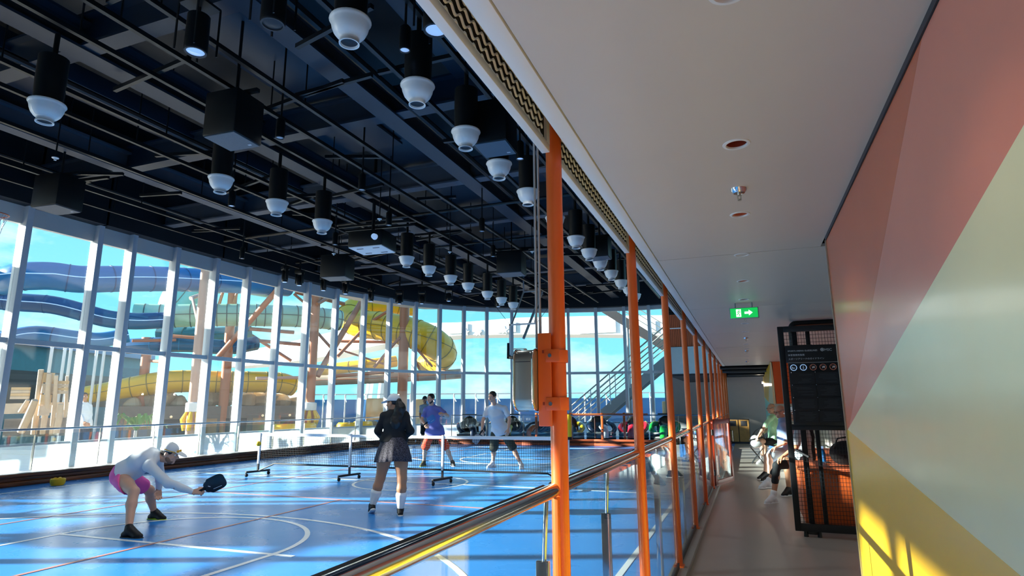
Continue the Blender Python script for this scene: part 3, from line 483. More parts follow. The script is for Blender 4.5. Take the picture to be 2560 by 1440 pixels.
t = thing('conduit', 'pair of thin grey conduits rising beside the first orange column', 'conduit', (-.775, 2.32, 1.76)); [G().cyl((x, 0, -.03), (x, 0, .96), .005, n=8).build('tube', 'grey_paint', t) for x in (0, -.016)]
# ---------------------------------------------------------------- black mesh gate with rules board, bench corner
t = thing('mesh_gate', 'tall black steel mesh screen standing across the bench alcove', 'gate', (1.0, 8.05, 0))
for nm, q in (('stile', (-.61, -.03, .06, -.545, .03, 2.43)), ('top_rail', (-.545, -.03, 2.36, .72, .03, 2.43)), ('bottom_rail', (-.545, -.03, .06, .72, .03, .145)), ('mid_rail', (-.545, -.03, 1.195, .72, .03, 1.26)), ('upright', (-.455, .02, .145, -.395, .06, 2.36)), ('upright', (-.30, .02, .145, -.255, .06, 2.36)), ('stile', (.66, -.03, .06, .72, .03, 2.43)), ('top_plate', (-.46, .0, 2.10, -.24, .03, 2.2))):
    g = G(); g.bb(*q); g.build(nm, 'black_steel', t, bev=.003)
g = G(); x = -.545
while x < .66: g.beam((x, 0, .1), (x, 0, 2.4), .004, .004); x += .032
z = .16
while z < 2.36: g.beam((-.55, 0, z), (.66, 0, z), .004, .004); z += .045
o = g.build('wire_mesh', 'black_steel', t, smooth=False); o['kind'] = 'stuff'
g = G(); g.beam((-.53, -.03, .97), (-.40, -.16, .90), .03, .02); g.build('latch_arm', 'black_steel', t); g = G(); [g.cyl((x, 0, .06), (x, 0, .0), .02, .025, 12) for x in (-.5, -.36)]; g.bb(-.48, -.03, .03, -.38, .03, .06); g.build('foot', 'black_steel', t)
t2 = thing('black_pipe', 'thick black pipe bending over the top of the mesh screen', 'pipe', (.8, 8.2, 2.44)); g = G(); pts = [(.56, 8.25, 2.15)]+[(.56+.07-.07*math.cos(a), 8.25, 2.42+.07*math.sin(a)) for a in [PI/2*q/6 for q in range(7)]]+[(1.7, 8.25, 2.49)]; g.tube(pts, .035, 12); g.build('tube', 'black_steel', t2, w=True)
s = thing('rules_board', 'black sports rules notice board with white icons on the mesh screen', 'sign', (.79, 8.0, 1.25)); KX = .845; sx_ = lambda x: -.315+(x+.315)*KX; A = (V((1, 0, 0)), V((0, 0, 1)), V((0, -1, 0)))
g = G(); g.bb(-.315, -.012, .0, sx_(.33), .012, .73); g.build('board', 'sign_black', s, bev=.002); g = G(); g.bb(-.335, -.016, .735, sx_(.33), .012, .94); g.build('header', 'sign_black', s, bev=.002); g = G(); g.bb(-.32, -.02, .728, sx_(.33), -.008, .736); g.build('silver_edge', 'chrome', s)
for txt, sz, x, z, m in (('SPORTS ARENA GUIDELINES', .0255, -.31, .865, 'print_white'), ('体育馆使用指南', .026, -.31, .815, 'print_white'), ('スポーツアリーナのガイドライン', .026, -.31, .768, 'print_white'), ('MSC', .042, .088, .863, 'print_white')):
    text_mesh(txt, sz, 'lettering', m, s, A, (.79+x, 7.982, 1.25+z))
g = G(); g.tube([(.066+.018*math.cos(2*PI*q/16), -.0175, .88+.018*math.sin(2*PI*q/16)) for q in range(16)], .0025, 5, closed=True)
for q in range(8): a = PI*q/4; g.cyl((.066, -.0175, .88), (.066+.016*math.cos(a), -.0175, .88+.016*math.sin(a)), .002, n=5)
g.build('emblem', 'print_white', s)
for q in range(5):
    x = sx_(-.25+.125*q); cz = .675; g = G(); g.tube([(x+.034*math.cos(2*PI*k/20), -.014, cz+.034*math.sin(2*PI*k/20)) for k in range(20)], .004, 6, closed=True)
    if q >= 2: g.beam((x-.024, -.0145, cz+.024), (x+.024, -.0145, cz-.024), .004, .005, (0, 1, 0))
    r = g.build('icon_ring', 'lens_blue' if q < 2 else 'mur_salmon', s); g = G()
    if q == 0: g.ell((x-.004, -.0142, cz-.006), (.02, .003, .008), 12, 6); g.ell((x-.012, -.0142, cz+.002), (.008, .003, .010), 10, 6)
    elif q == 1: g.ell((x, -.0142, cz+.016), (.006, .003, .006), 8, 6); g.beam((x, -.0142, cz+.008), (x, -.0142, cz-.022), .014, .004, (0, 1, 0))
    else: g.ell((x+.002*q, -.0142, cz), (.016, .003, .01), 10, 6); g.beam((x-.01, -.0142, cz-.014), (x+.014, -.0142, cz+.014), .005, .004, (0, 1, 0))
    g.build('icon_symbol', 'print_white', r)
for r in range(4):
    for c in range(2):
        x0 = sx_(-.285+c*.305); z1 = .615-r*.148; p = G(); p.bb(x0, -.0165, z1-.135, x0+.245, -.011, z1); pn = p.build('text_panel', 'sign_panel', s); g = G()
        for q in range(6):
            if random.random() < .85: L0 = random.uniform(.0, .08); g.bb(x0+.03+L0, -.018, z1-.03-.017*q, x0+.225-random.uniform(0, .05), -.0163, z1-.025-.017*q)
        g.build('small_print', 'ink', pn); g = G(); g.ell((x0-.002, -.018, z1+.002), .0055, 8, 6); g.build('stud', 'chrome', pn)
t = thing('cabinet', 'orange storage cabinet behind the black mesh screen', 'cabinet', (1.05, 8.9, 0)); g = G(); g.bb(-.52, -.5, .08, .68, .55, .70); g.build('body', 'bench_orange', t, bev=.01); g = G(); g.bb(-.55, -.53, .70, .69, .58, .73); g.build('top', 'louver_orange', t, bev=.006); g = G(); g.bb(-.48, -.46, 0, .66, .5, .08); g.build('plinth', 'charcoal', t); [G().bb(x, -.508, .12, x+.56, -.5, .66).build('door', 'bench_orange', t, bev=.003) for x in (-.48, .1)]
t = thing('bench', 'long orange bench along the right side of the walkway', 'bench', (.95, 12.6, 0)); g = G(); g.bb(-.30, -3.0, .42, .75, 3.7, .47); g.build('seat', 'bench_orange', t, bev=.01); g = G(); g.bb(-.22, -3.0, .0, .70, 3.7, .42); g.build('base', 'white_paint', t)
t = thing('water_bottle', 'clear blue water bottle standing on the orange cabinet behind the mesh', 'bottle', (.855, 9.15, .73)); mat('bottle_blue', '2F8FD8', .15, trans=.5); G().lathe([(0, 0), (.034, .0), (.036, .02), (.036, .12), (.03, .15), (.016, .175), (.016, .19)], (0, 0, 0), 18).build('body', 'bottle_blue', t); G().lathe([(.018, .185), (.018, .215), (0, .215)], (0, 0, 0), 14).build('cap', 'lens_blue', t); G().lathe([(.0365, .05), (.0368, .05), (.0368, .1), (.0365, .1)], (0, 0, 0), 18).build('label_band', 'mur_blue', t)
t = thing('water_bottle', 'small bottle with green label near the mural wall behind the mesh', 'bottle', (1.27, 8.85, .73)); mat('bottle_green', '3C9A5A', .3); G().lathe([(0, 0), (.03, 0), (.032, .02), (.032, .15), (.014, .19), (.014, .2)], (0, 0, 0), 16).build('body', 'white_plastic', t); G().lathe([(.0325, .06), (.033, .06), (.033, .12), (.0325, .12)], (0, 0, 0), 16).build('label_band', 'bottle_green', t); G().lathe([(.016, .195), (.016, .22), (0, .22)], (0, 0, 0), 12).build('cap', 'white_plastic', t)
t = thing('bag', 'slumped black sports bag on the orange cabinet behind the mesh', 'bag', (1.12, 9.0, .73)); mat('bag_cloth', '101114', .8, bump=.3, bscale=20); g = G(); g.ell((0, 0, .14), (.2, .13, .16), 20, 12); g.ell((.12, 0, .2), (.12, .1, .16), 16, 10); b = g.build('body', 'bag_cloth', t); g = G(); g.tube([(-.15, -.08, .2), (-.1, -.12, .33), (.05, -.12, .36), (.12, -.1, .28)], .01, 6); g.build('strap', 'black_plastic', t); g = G(); g.ell((-.24, -.05, .02), (.05, .04, .02), 12, 6); g.build('buckle', 'chrome', t)
# recycling bins at the far end
t = thing('recycling_cabinet', 'wooden twin recycling bin cabinet against the far grey wall', 'bin', (-.45, 25.75, 0)); g = G(); g.bb(-.40, -.28, .0, .40, .28, .05); g.bb(-.40, -.26, .05, .40, .28, .92); g.build('carcass', 'charcoal', t, bev=.006)
for c in (-1, 1):
    g = G(); g.bb(min(c*.015, c*.385), -.275, .07, max(c*.015, c*.385), -.262, .90); dr = g.build('door', 'wood_panel', t)
    for q in range(5): x = min(c*.015, c*.385)+.004+q*.0735; g = G(); g.bb(x, -.288, .075, x+.068, -.274, .895); g.build('slat', 'wood_panel', dr)
    g = G(); g.bb(c*.2-.11, -.295, .66, c*.2+.11, -.286, .86); g.build('flap', 'charcoal', dr, bev=.003)
t = thing('tote_bag', 'white and black bag on a small folding stool beside the man in the green shirt', 'bag', (.10, 17.2, 0)); [G().cyl((a, b, 0), (-a, b, .40), .012, n=8).build('stool_leg', 'black_steel', t) for a in (-.15, .15) for b in (-.1, .1)]; g = G(); g.ell((0, 0, .50), (.17, .10, .11), 18, 10); g.ell((-.03, 0, .60), (.13, .09, .11), 16, 9); mat('bag_grey', 'B9BABA', .8); g.build('body', 'bag_grey', t); g = G(); g.tube([(-.12, 0, .62), (-.02, 0, .80), (.14, 0, .92), (.2, 0, .6)], .012, 8); g.tube([(-.17, -.05, .58), (.0, -.10, .62), (.17, -.05, .66)], .018, 8); g.build('strap', 'black_plastic', t)
# ---------------------------------------------------------------- left and far railing standing on the kerb
def run(name, label, pts, sp, z0=.235, zt=1.08):
    t = thing(name, label, 'railing', (pts[0][0], pts[0][1], z0)); P = [V((x, y, 0)) for x, y in pts]
    g = G(); g.tube([p+V((0, 0, zt)) for p in P], .021, 10); g.build('handrail', 'chrome', t, w=True)
    for a, b in zip(P[:-1], P[1:]):
        n = max(1, round((b-a).length/sp)); d = (b-a)/n; u = d.normalized(); o = V((-u.y, u.x, 0))
        for q in range(n):
            c = a+d*q; g = G(); g.box(c+V((0, 0, (z0+zt-.12)/2+.02)), (.05, .014, zt-.16-z0), (o, u, V((0, 0, 1)))); g.cyl(c+V((0, 0, zt-.16)), c+V((0, 0, zt)), .008, n=6); g.build('post', 'steel_brushed', t, w=True)
            g = G(); g.beam(c+u*.04+V((0, 0, (z0+.05+zt-.1)/2)), c+d-u*.04+V((0, 0, (z0+.05+zt-.1)/2)), .01, zt-.15-z0); g.build('glass_pane', 'pane_rail', t, w=True, smooth=False)
    return t
run('glass_railing', 'long glass railing with steel handrail on the left kerb', [(-13.58, -3), (-13.6, 8.2), (-13.68, 13.6), (-13.55, 19.0), (-13.25, 20.7), (-12.6, 21.75), (-11.45, 22.3)], 1.3)
run('glass_railing', 'far glass railing before the parked bumper cars', [(-11.3, 22.34), (-8.3, 22.58), (-5.5, 22.78), (-.9, 22.95)], 1.55, .235, 1.12)
# lamps at lit fittings, and fill lamps added to brighten the interior
def lamp(x, y, z, power, col, size, deg, r=.03):
    l = bpy.data.lights.new('lamp', 'SPOT'); l.energy = power; l.color = col; l.spot_size = math.radians(deg); l.spot_blend = .7; l.shadow_soft_size = r; o = bpy.data.objects.new('lamp', l); COL.objects.link(o); o.location = (x, y, z)
for i in (0, 2, 4, 6, 9): lamp(.03, 1.44+.967*i, 2.508, 4, (1, .80, .58), .03, 120)
lb = bpy.data.lights.new('lamp', 'POINT'); lb.energy = 5; lb.color = (1, .85, .65); lb.shadow_soft_size = .05; lo = bpy.data.objects.new('lamp', lb); COL.objects.link(lo); lo.location = (.42, 24.5, 2.2)
for y in (-1.4, -3.3, -5.3): lamp(.03, y, 2.50, 8, (1, .80, .58), .03, 150)  # unseen lamps behind the camera, no fittings built, added to brighten the walkway

for x, y, z in ((-5.3, 4.25, 5.24), (-4.2, 4.2, 5.26), (-2.72, 4.9, 5.26), (-6.0, 6.3, 5.26), (-6.0, 8.3, 5.16), (-3.1, 8.4, 5.31), (-8.75, 8.1, 5.16), (-8.7, 11.1, 5.16), (-5.1, 11.4, 5.16)): lamp(x, y, z, 42, (.86, .93, 1), .1, 130, .12)  # court spotlights; those under unlit lenses are added to brighten the shaded floor
# ---------------------------------------------------------------- outside: deck, sea, slides, pillars, far ship parts
g = G(); g.bb(-70, -30, -.3, -14.62, 90, -.06); g.bb(-14.62, 27.1, -.3, 20, 90, -.06); mat('deck_teak', 'A89680', .6, vary=.12, scale=.8); struct(g.build('floor', 'deck_teak', smooth=False), 'sunlit open deck outside the window wall', 'deck')
mat('sea', '1E4E86', .15, vary=.2, scale=.02, bump=.4, bscale=.4); g = G(); g.add([(-4000, -4000, -24), (4000, -4000, -24), (4000, 5000, -24), (-4000, 5000, -24)], [(0, 1, 2, 3)]); struct(g.build('ground', 'sea', smooth=False), 'deep blue sea far below the deck', 'sea')
for n, c in (('slide_blue', '1F6CA8'), ('slide_navy', '1D4E80'), ('slide_green', '98C7AC'), ('slide_teal', '62B9B4'), ('slide_yellow', 'E8B820'), ('slide_amber', 'DDA51F'), ('terracotta', 'B5714F'), ('pink_steel', 'CFA590'), ('trough_pale', 'B7A58F')): mat(n, c, .32, vary=.05, scale=1.5)
mat('seam', '3D5550', .5); mat('seam_olive', '8F7A2A', .5); mat('rock', 'B9A58C', .9, vary=.3, scale=3, bump=.8, bscale=6); mat('tan_board', 'D0AE80', .6); mat('pale_wood', 'C9B49C', .7, vary=.15); mat('grey_build', '77706A', .7, vary=.15); mat('teal_dark', '2D6F82', .6, vary=.2); mat('leaf', '4F7A3F', .6, vary=.3); mat('chair_yellow', 'F0B414', .4); mat('wicker', 'A98A66', .8, vary=.3, scale=30)
def smooth_path(pts, k=5):
    P = [V(p) for p in pts]; out = []
    for i in range(len(P)-1):
        a, b, c, d = P[max(i-1, 0)], P[i], P[i+1], P[min(i+2, len(P)-1)]
        for q in range(k): t = q/k; out.append(.5*((2*b)+(c-a)*t+(2*a-5*b+4*c-d)*t*t+(3*b-a-3*c+d)*t**3))
    return out+[P[-1]]
def slide(name, label, pts, r, m, sm='seam', step=.55, n=18, line=True):
    P = smooth_path(pts); R = r if isinstance(r, (list, tuple)) else [r]*len(pts); RR = []
    for i in range(len(R)-1): RR += [R[i]+(R[i+1]-R[i])*q/5 for q in range(5)]
    RR.append(R[-1]); c = sum(P, V((0, 0, 0)))/len(P); t = thing(name, label, 'water slide', (c.x, c.y, min(p.z for p in P)))
    G().tube(P, RR, n).build('tube', m, t, w=True, ang=60)
    acc = 0; last = P[0]; g0 = None
    for i in range(1, len(P)-1):
        acc += (P[i]-last).length; last = P[i]
        if acc >= step:
            acc = 0; d = (P[i+1]-P[i-1]).normalized(); g = G(); g.tube([P[i]-d*.02, P[i]+d*.02], [RR[i]*1.035]*2, n); g.build('flange', sm, t, w=True, ang=60)
    if line:
        for s in (1, -1):
            q = []
            for i, p in enumerate(P):
                d = (P[min(i+1, len(P)-1)]-P[max(i-1, 0)]).normalized(); sd = V((-d.y, d.x, 0)); sd = sd.normalized() if sd.length > 1e-4 else V((1, 0, 0)); q.append(p+sd*s*RR[i]*1.01)
            G().tube(q, .018, 6).build('side_seam', 'lens_blue' if 'navy' in sm else sm, t, w=True)
    return t
slide('tube_slide', 'long deep blue tube slide high above the left windows', [(-20.4, -4.6, 8.2), (-20.6, -3.2, 6.7), (-20.8, 0, 6.45), (-20.9, 3, 6.25), (-24.684, 11.921, 5.92), (-23.327, 12.966, 6.043), (-22.947, 13.638, 6.145), (-22.532, 14.348, 6.132), (-22.126, 15.552, 6.349), (-21.591, 17.337, 6.637), (-21.62, 19.972, 7.042), (-21.057, 23.392, 7.403)], .5, 'slide_blue', 'slide_navy', 1.1)  # leading points are an unseen stretch added to keep sun off the walkway
slide('tube_slide', 'dark navy tube slide dipping below the long blue one', [(-26.545, 12.923, 5.523), (-25.345, 13.957, 5.412), (-24.416, 14.657, 5.352), (-23.784, 15.383, 5.14), (-23.261, 16.065, 4.934), (-22.806, 16.899, 4.92), (-22.314, 17.932, 5.074)], .34, 'slide_navy', 'slide_navy', 1.2)
slide('tube_slide', 'low blue slide trough above the teal pavilion', [(-26.551, 13.313, 3.651), (-25.869, 14.041, 4.046), (-25.285, 14.759, 4.306), (-24.492, 15.746, 4.185), (-24.017, 16.372, 4.162), (-23.532, 17.162, 4.415)], .3, 'slide_blue', 'slide_navy', 1.2)
slide('tube_slide', 'sea green ribbed tube slide running level behind the pillars', [(-24.092, 17.731, 5.354), (-23.193, 18.618, 5.387), (-22.073, 19.683, 5.502), (-20.693, 21.069, 5.609), (-19.549, 22.374, 5.663), (-18.76, 23.554, 5.659), (-18.387, 24.144, 5.616)], .5, 'slide_green', 'seam', .36)
slide('tube_slide', 'fat pale teal tube slide curling behind the pink pillar', [(-22.489, 24.38, 7.866), (-23.271, 22.967, 7.952), (-23.958, 21.74, 7.848), (-24.585, 20.954, 7.309), (-24.887, 20.566, 6.521), (-24.984, 20.481, 5.707)], .86, 'slide_teal', 'seam', 1.3)
slide('tube_slide', 'dark teal tube tucked beneath the green ribbed slide', [(-26.291, 20.77, 5.041), (-24.857, 21.351, 4.919), (-23.816, 22.281, 5.007), (-22.903, 23.137, 5.215)], .38, 'teal_dark', 'seam', 1.)
slide('tube_slide', 'blue tube slide low behind the terracotta pillars', [(-25.866, 18.925, 4.205), (-24.518, 19.434, 4.267), (-23.605, 20.324, 4.31), (-22.476, 21.321, 4.241), (-22.003, 22.538, 4.521)], .34, 'slide_navy', 'slide_blue', 1.)
slide('tube_slide', 'big yellow tube slide looping down to the right', [(-16.792, 28.449, 6.788), (-17.935, 27.431, 6.929), (-18.859, 26.561, 6.769), (-19.105, 25.924, 6.222), (-18.41, 25.65, 5.686), (-16.844, 25.653, 5.439), (-15.529, 25.79, 5.127), (-14.534, 26.044, 4.709), (-14.156, 26.73, 4.219), (-14.761, 27.671, 3.823), (-16.009, 28.308, 3.694)], [.45, .52, .6, .66, .7, .72, .74, .76, .76, .66, .5], 'slide_yellow', 'seam_olive', .6)
slide('tube_slide', 'long low yellow flume above the tan rocks', [(-26.728, 17.422, 1.966), (-26.025, 18.198, 2.171), (-25.261, 18.886, 2.382), (-24.463, 19.59, 2.581), (-23.813, 20.478, 2.669), (-22.771, 21.541, 2.649), (-21.811, 22.782, 2.672), (-21.265, 23.657, 2.632), (-21.014, 24.23, 2.449)], [.34, .4, .46, .5, .5, .5, .5, .5, .45], 'slide_yellow', 'seam_olive', .6)
slide('tube_slide', 'short yellow flume behind the diagonal braces', [(-20.738, 25.47, 3.292), (-19.376, 25.961, 3.466), (-18.015, 26.455, 3.62), (-17.118, 27.308, 3.812)], .3, 'slide_yellow', 'seam_olive', .8)
slide('tube_slide', 'unseen green tube added high above the window tops to block sun', [(-25.8, 7, 9.5), (-25.6, 12, 9.45), (-25.6, 17, 9.45), (-25.8, 23, 9.6)], .95, 'slide_green', 'seam', 1.2)  # hidden tube, added to keep sun off the far walkway
slide('slide_runout', 'pale brown slide runout trough below the yellow tube', [(-20.385, 24.625, 2.765), (-18.796, 25.23, 2.814), (-17.3, 25.798, 2.864), (-15.614, 26.432, 2.951), (-14.4, 27.107, 3.012), (-13.507, 27.654, 3.096)], .25, 'trough_pale', 'terracotta', 1.2)
def pillar(p, zt, r, label, m='terracotta', base=False):
    t = thing('slide_pillar', label, 'pillar', (p[0], p[1], -.06), 0, 'pillars carrying the water slides'); G().cyl((0, 0, 0), (0, 0, zt), r, n=20).build('shaft', m, t, ang=60); G().lathe([(r*1.5, 0), (r*1.5, .06), (r, .07)], (0, 0, 0), 20).build('foot_flange', m, t)
    G().lathe([(r, zt-.02), (r*1.3, zt-.02), (r*1.3, zt+.05), (0, zt+.05)], (0, 0, 0), 20).build('head_flange', m, t)
    if base:
        g = G(); g.lathe([(r*1.02, 1.75), (r*1.45, 1.72), (r*1.45, 1.4), (r*1.1, 1.38)], (0, 0, 0), 18); g.build('collar', 'white_paint', t); g = G()
        for q in range(7): a = 2*PI*q/7; g.tube([(r*1.2*math.cos(a), r*1.2*math.sin(a), 1.38), (r*1.9*math.cos(a), r*1.9*math.sin(a), 1.1), (r*1.5*math.cos(a), r*1.5*math.sin(a), .7)], [.05, .1, .06], 8)
        g.build('pod_ring', 'slide_yellow', t)
pillar((-19.83, 17.365, 4.545), 7.2, .17, 'pale pink steel pillar with yellow pods at its foot', 'pink_steel', True); pillar((-25.035, 19.225, 4.306), 4.6, .2, 'short terracotta pillar under the left end of the green slide')
pillar((-22.322, 21.197, 5.12), 7.6, .21, 'terracotta pillar behind the pale pink one'); pillar((-18.437, 22.36, 4.134), 7.4, .2, 'terracotta pillar with yellow foot left of the yellow slide', 'terracotta', True); pillar((-15.431, 25.256, 3.683), 7.1, .24, 'thick dark terracotta pillar in front of the yellow slide')
BR = [((-18.576, 20.154, 6.584), (-21.717, 20.097, 3.664), .13), ((-22.102, 20.867, 7.098), (-22.231, 18.835, 6.13), .09), ((-22.149, 18.863, 6.147), (-20.291, 17.703, 4.689), .06), ((-21.777, 21.008, 7.023), (-22.077, 21.049, 6.273), .06), ((-22.51, 20.778, 6.771), (-22.863, 20.848, 5.783), .07), ((-21.472, 21.534, 5.078), (-20.251, 23.111, 5.023), .09), ((-23.025, 23.118, 5.079), (-21.186, 24.108, 3.752), .08), ((-22.279, 22.399, 4.675), (-20.53, 24.198, 4.533), .09), ((-23.951, 19.572, 4.652), (-22.918, 19.992, 4.558), .08),
  ((-17.682, 24.854, 6.656), (-18.362, 22.654, 2.873), .14), ((-17.793, 25.116, 5.203), (-18.374, 24.078, 3.872), .08), ((-15.996, 24.559, 5.965), (-17.368, 25.19, 5.633), .08), ((-15.512, 25.002, 4.747), (-16.773, 24.807, 3.35), .07), ((-18.924, 24.867, 4.307), (-16.837, 25.833, 3.548), .05), ((-14.635, 24.886, 4.314), (-14.4, 26.26, 3.404), .06), ((-14.677, 24.983, 3.773), (-14.722, 25.615, 3.28), .06), ((-19.447, 25.652, 4.806), (-16.581, 26.777, 4.727), .08), ((-18.544, 22.705, 4.895), (-17.957, 23.091, 4.14), .07), ((-19.419, 21.996, 6.66), (-18.932, 22.282, 6.199), .06), ((-18.181, 22.15, 6.129), (-18.351, 23.478, 6.777), .08), ((-19.325, 22.014, 6.751), (-18.513, 24.561, 6.524), .1), ((-18.772, 19.374, 2.647), (-17.751, 20.847, 2.716), .07), ((-18.517, 24.218, 2.943), (-15.886, 25.191, 3.155), .09), ((-24.728, 18.244, 4.342), (-23.83, 19.656, 4.475), .07), ((-23.342, 18.971, 3.431), (-25.041, 19.379, 3.563), .07)]
for i, (a, b, r) in enumerate(BR):
    o = G().cyl(a, b, r, n=10).build('slide_brace', 'pink_steel' if i in (1, 2, 21) else 'terracotta'); setp(o, 'steel brace tube between the water slide pillars, %s of them' % (ORD[i] if i < 24 else 'last'), 'brace', 'braces between the slide pillars')
# teal pavilion and pirate style timber play frame at the left
def bx(name, label, cat, p, sz, m, rz=0, parts=None):
    t = thing(name, label, cat, p, rz); g = G(); g.bb(-sz[0]/2, -sz[1]/2, 0, sz[0]/2, sz[1]/2, sz[2]); g.build('body', m, t, bev=.02)
    for q in (parts or []): g = G(); g.bb(*q[2]); g.build(q[0], q[1], t, bev=.008)
    return t
t = bx('pavilion', 'dark teal deck pavilion with slim white posts at the left', 'building', ((-31.457, 19.593, 1.125)[0], (-31.457, 19.593, 1.125)[1], -.06), (1.2, 12, 4.3), 'teal_dark', .36, [('roof_edge', 'slide_blue', (-.9, -6.3, 4.3, .9, 6.3, 4.75)), ('window_band', 'charcoal', (-.9+1.5-.0, -5.5, 1.6, .62, 5.5, 3.2))])
for i, p in enumerate(((-26.021, 15.857, 2.918), (-26.034, 16.36, 3.104), (-25.305, 16.135, 2.913), (-25.835, 17.535, 3.078), (-25.634, 17.721, 3.083))):
    o = G().cyl((p[0], p[1], -.06), (p[0], p[1], 4.0+.1*i), .06, n=10).build('pavilion_post', 'white_paint'); setp(o, 'slim white post before the teal pavilion, %s from the left' % ORD[i], 'post', 'white pavilion posts')
t = thing('play_frame', 'weathered timber play frame with crooked posts and planks', 'play structure', (-22.165, 13.426, 0.786)); o0 = wloc(t)
PF = [((-21.915, 13.109, 2.761), (-22.311, 13.397, 0.656), .10), ((-21.664, 13.233, 2.629), (-22.038, 13.503, 0.654), .09), ((-21.456, 13.325, 2.575), (-22.091, 13.813, 0.64), .07), ((-21.545, 13.729, 2.568), (-22.008, 14.176, 0.625), .06), ((-21.622, 12.885, 1.761), (-22.136, 12.9, 0.743), .12), ((-22.961, 13.457, 1.776), (-23.246, 13.431, 1.375), .08), ((-21.391, 13.548, 1.632), (-21.615, 13.667, 0.652), .10)]
for a, b, r in PF: g = G(); g.tube([a, lerp(a, b, .5)+V((.03, 0, 0)), b], [r*.8, r, r*.9], 9); g.build('timber_post', 'pale_wood', t, w=True)
PK = [((-21.834, 13.156, 2.682), (-21.794, 13.474, 1.242)), ((-21.974, 13.379, 2.403), (-21.379, 13.702, 1.963)), ((-23.781, 13.375, 2.219), (-23.269, 13.659, 1.807))]
for (a, b) in PK:
    n = 4
    for q in range(n): z = a[2]+(b[2]-a[2])*(q+.5)/n; g = G(); g.beam((a[0], a[1], z), (b[0], b[1], z), .06, abs(b[2]-a[2])/n*.9); g.build('plank', 'pale_wood' if q % 2 else 'tan_board', t, w=True)
for j, (a, b, m) in enumerate((((-23.799, 13.303, 1.485), (-22.104, 14.387, 1.527), 'pale_wood'), ((-23.386, 13.159, 0.851), (-21.732, 14.23, 0.879), 'grey_build'))): g = G(); g.beam(a, b, .3, .35 if j == 0 else .6); g.build('deck_edge', m, t, w=True)
t = thing('shade_tower', 'unseen timber tower added on the deck to shade the court', 'tower', (-22.5, -2, -.06))  # out of view, added to break up the sun patches on the court
for (y0, y1, z0, z1) in ((-4.4, -1.2, 3.25, 4.0), (-.4, 2.3, 2.7, 3.3), (3.0, 5.6, 3.0, 3.5), (-8.6, -6.2, 4.5, 5.3), (-1.2, 1.5, 4.4, 5.3), (2.6, 5.2, 4.6, 5.0)): g = G(); g.bb(-23.1, y0, z0, -21.9, y1, z1); g.build('platform', 'pale_wood', t, w=True, bev=.03)
for y in (-9, -7, -5, -3.2, -1, .9, 2.6, 5.4): g = G(); g.cyl((-22.5, y, -.06), (-22.5, y, 5.6), .13, n=10); g.build('post', 'pale_wood', t, w=True)
# low building, rocks, furniture
t = thing('service_wall', 'low grey brown deck building under the yellow flume', 'building', (-23.614, 21.618, 0.73)); g = G(); a = V((-24.645, 17.885, 0.998)); b = V((-20.811, 24.863, 0.843)); a.z = b.z = .75; g.beam(a, b, 1.2, 1.6); g.build('wall', 'grey_build', t, w=True)
for q in range(6): c = lerp(a, b, .08+.16*q); g = G(); g.ell(c+V((.55, -.3, .35)), .06, 10, 8); g.build('lamp', 'lamp_glow', t, w=True); g = G(); d = (b-a).normalized(); g.beam(c-d*.5+V((.56, -.22, -.2)), c+d*.5+V((.56, -.22, -.2)), .05, .9); g.build('opening', 'charcoal' if q % 2 else 'wicker', t, w=True)
for i, (p, s) in enumerate((((-25.103, 19.5, 1.831), .5), ((-24.795, 20.037, 1.92), .7), ((-24.314, 20.491, 1.686), .5), ((-23.698, 21.573, 1.831), .55), ((-23.316, 22.138, 1.925), .6), ((-22.815, 23.007, 1.832), .6), ((-22.292, 23.626, 1.928), .7), ((-22.008, 24.432, 1.735), .6), ((-21.576, 25.233, 1.835), .55), ((-25.124, 18.873, 1.655), .4))):
    g = G(); g.ell((0, 0, 0), (s, s*.8, s*.7), 14, 9); g.v = [tuple(V(v)*(1+.18*math.sin(7*v[0]+i)*math.cos(6*v[1]-i)+.08*math.sin(15*v[2]+i))+V(p)) for v in g.v]; setp(g.build('rock', 'rock', ang=25), 'tan artificial rock under the yellow flume, %s from the left' % ORD[(1, 2, 3, 4, 5, 6, 7, 8, 9, 0)[i]], 'rock', 'artificial rocks')
def chair(p, rz, label):
    t = thing('lounge_chair', label, 'chair', (p[0], p[1], -.06), rz, 'yellow deck chairs'); g = G(); g.bb(-.32, -.3, .34, .32, .3, .42); g.build('seat', 'chair_yellow', t, bev=.03)
    g = G(); pts = [(.36*math.cos(a), .33*math.sin(a), 0) for a in [PI*q/10 for q in range(11)]]; g.tube([(x, y, .68) for x, y, z in pts], [.10]*11, 8, sq=2.4); g.build('shell', 'chair_yellow', t); [G().cyl((sx*.26, sy*.24, 0), (sx*.22, sy*.2, .36), .02, n=8).build('leg', 'pale_wood', t) for sx in (-1, 1) for sy in (-1, 1)]
for p, rz, l in (((-15.403, 21.065, 0.28), -2.5, 'bright yellow tub chair outside, left of the woman in black'), ((-16.664, 18.85, 0.7), -2.2, 'yellow tub chair behind the net end post'), ((-15.765, 22.626, -0.019), -2.7, 'yellow tub chair half hidden by the woman in black'), ((-16.709, 20.032, 0.189), -2.2, 'yellow tub chair low behind the left railing')): chair(p, rz, l)
def prop(p0, p1, D, name, label, cat, m, th=.4):                # a board standing on the deck
    a = V(p0); b = V(p1); t = thing(name, label, cat, (a.x, a.y, -.06)); g = G(); g.beam((a.x, a.y, (a.z+b.z)/2), (b.x, b.y, (a.z+b.z)/2), th, abs(a.z-b.z)); g.build('panel', m, t, w=True, bev=.05); g = G(); [g.cyl((q.x, q.y, -.06), (q.x, q.y, min(a.z, b.z)), .04, n=8) for q in (lerp(a, b, .1), lerp(a, b, .9))]; g.build('legs', 'grey_paint', t, w=True)
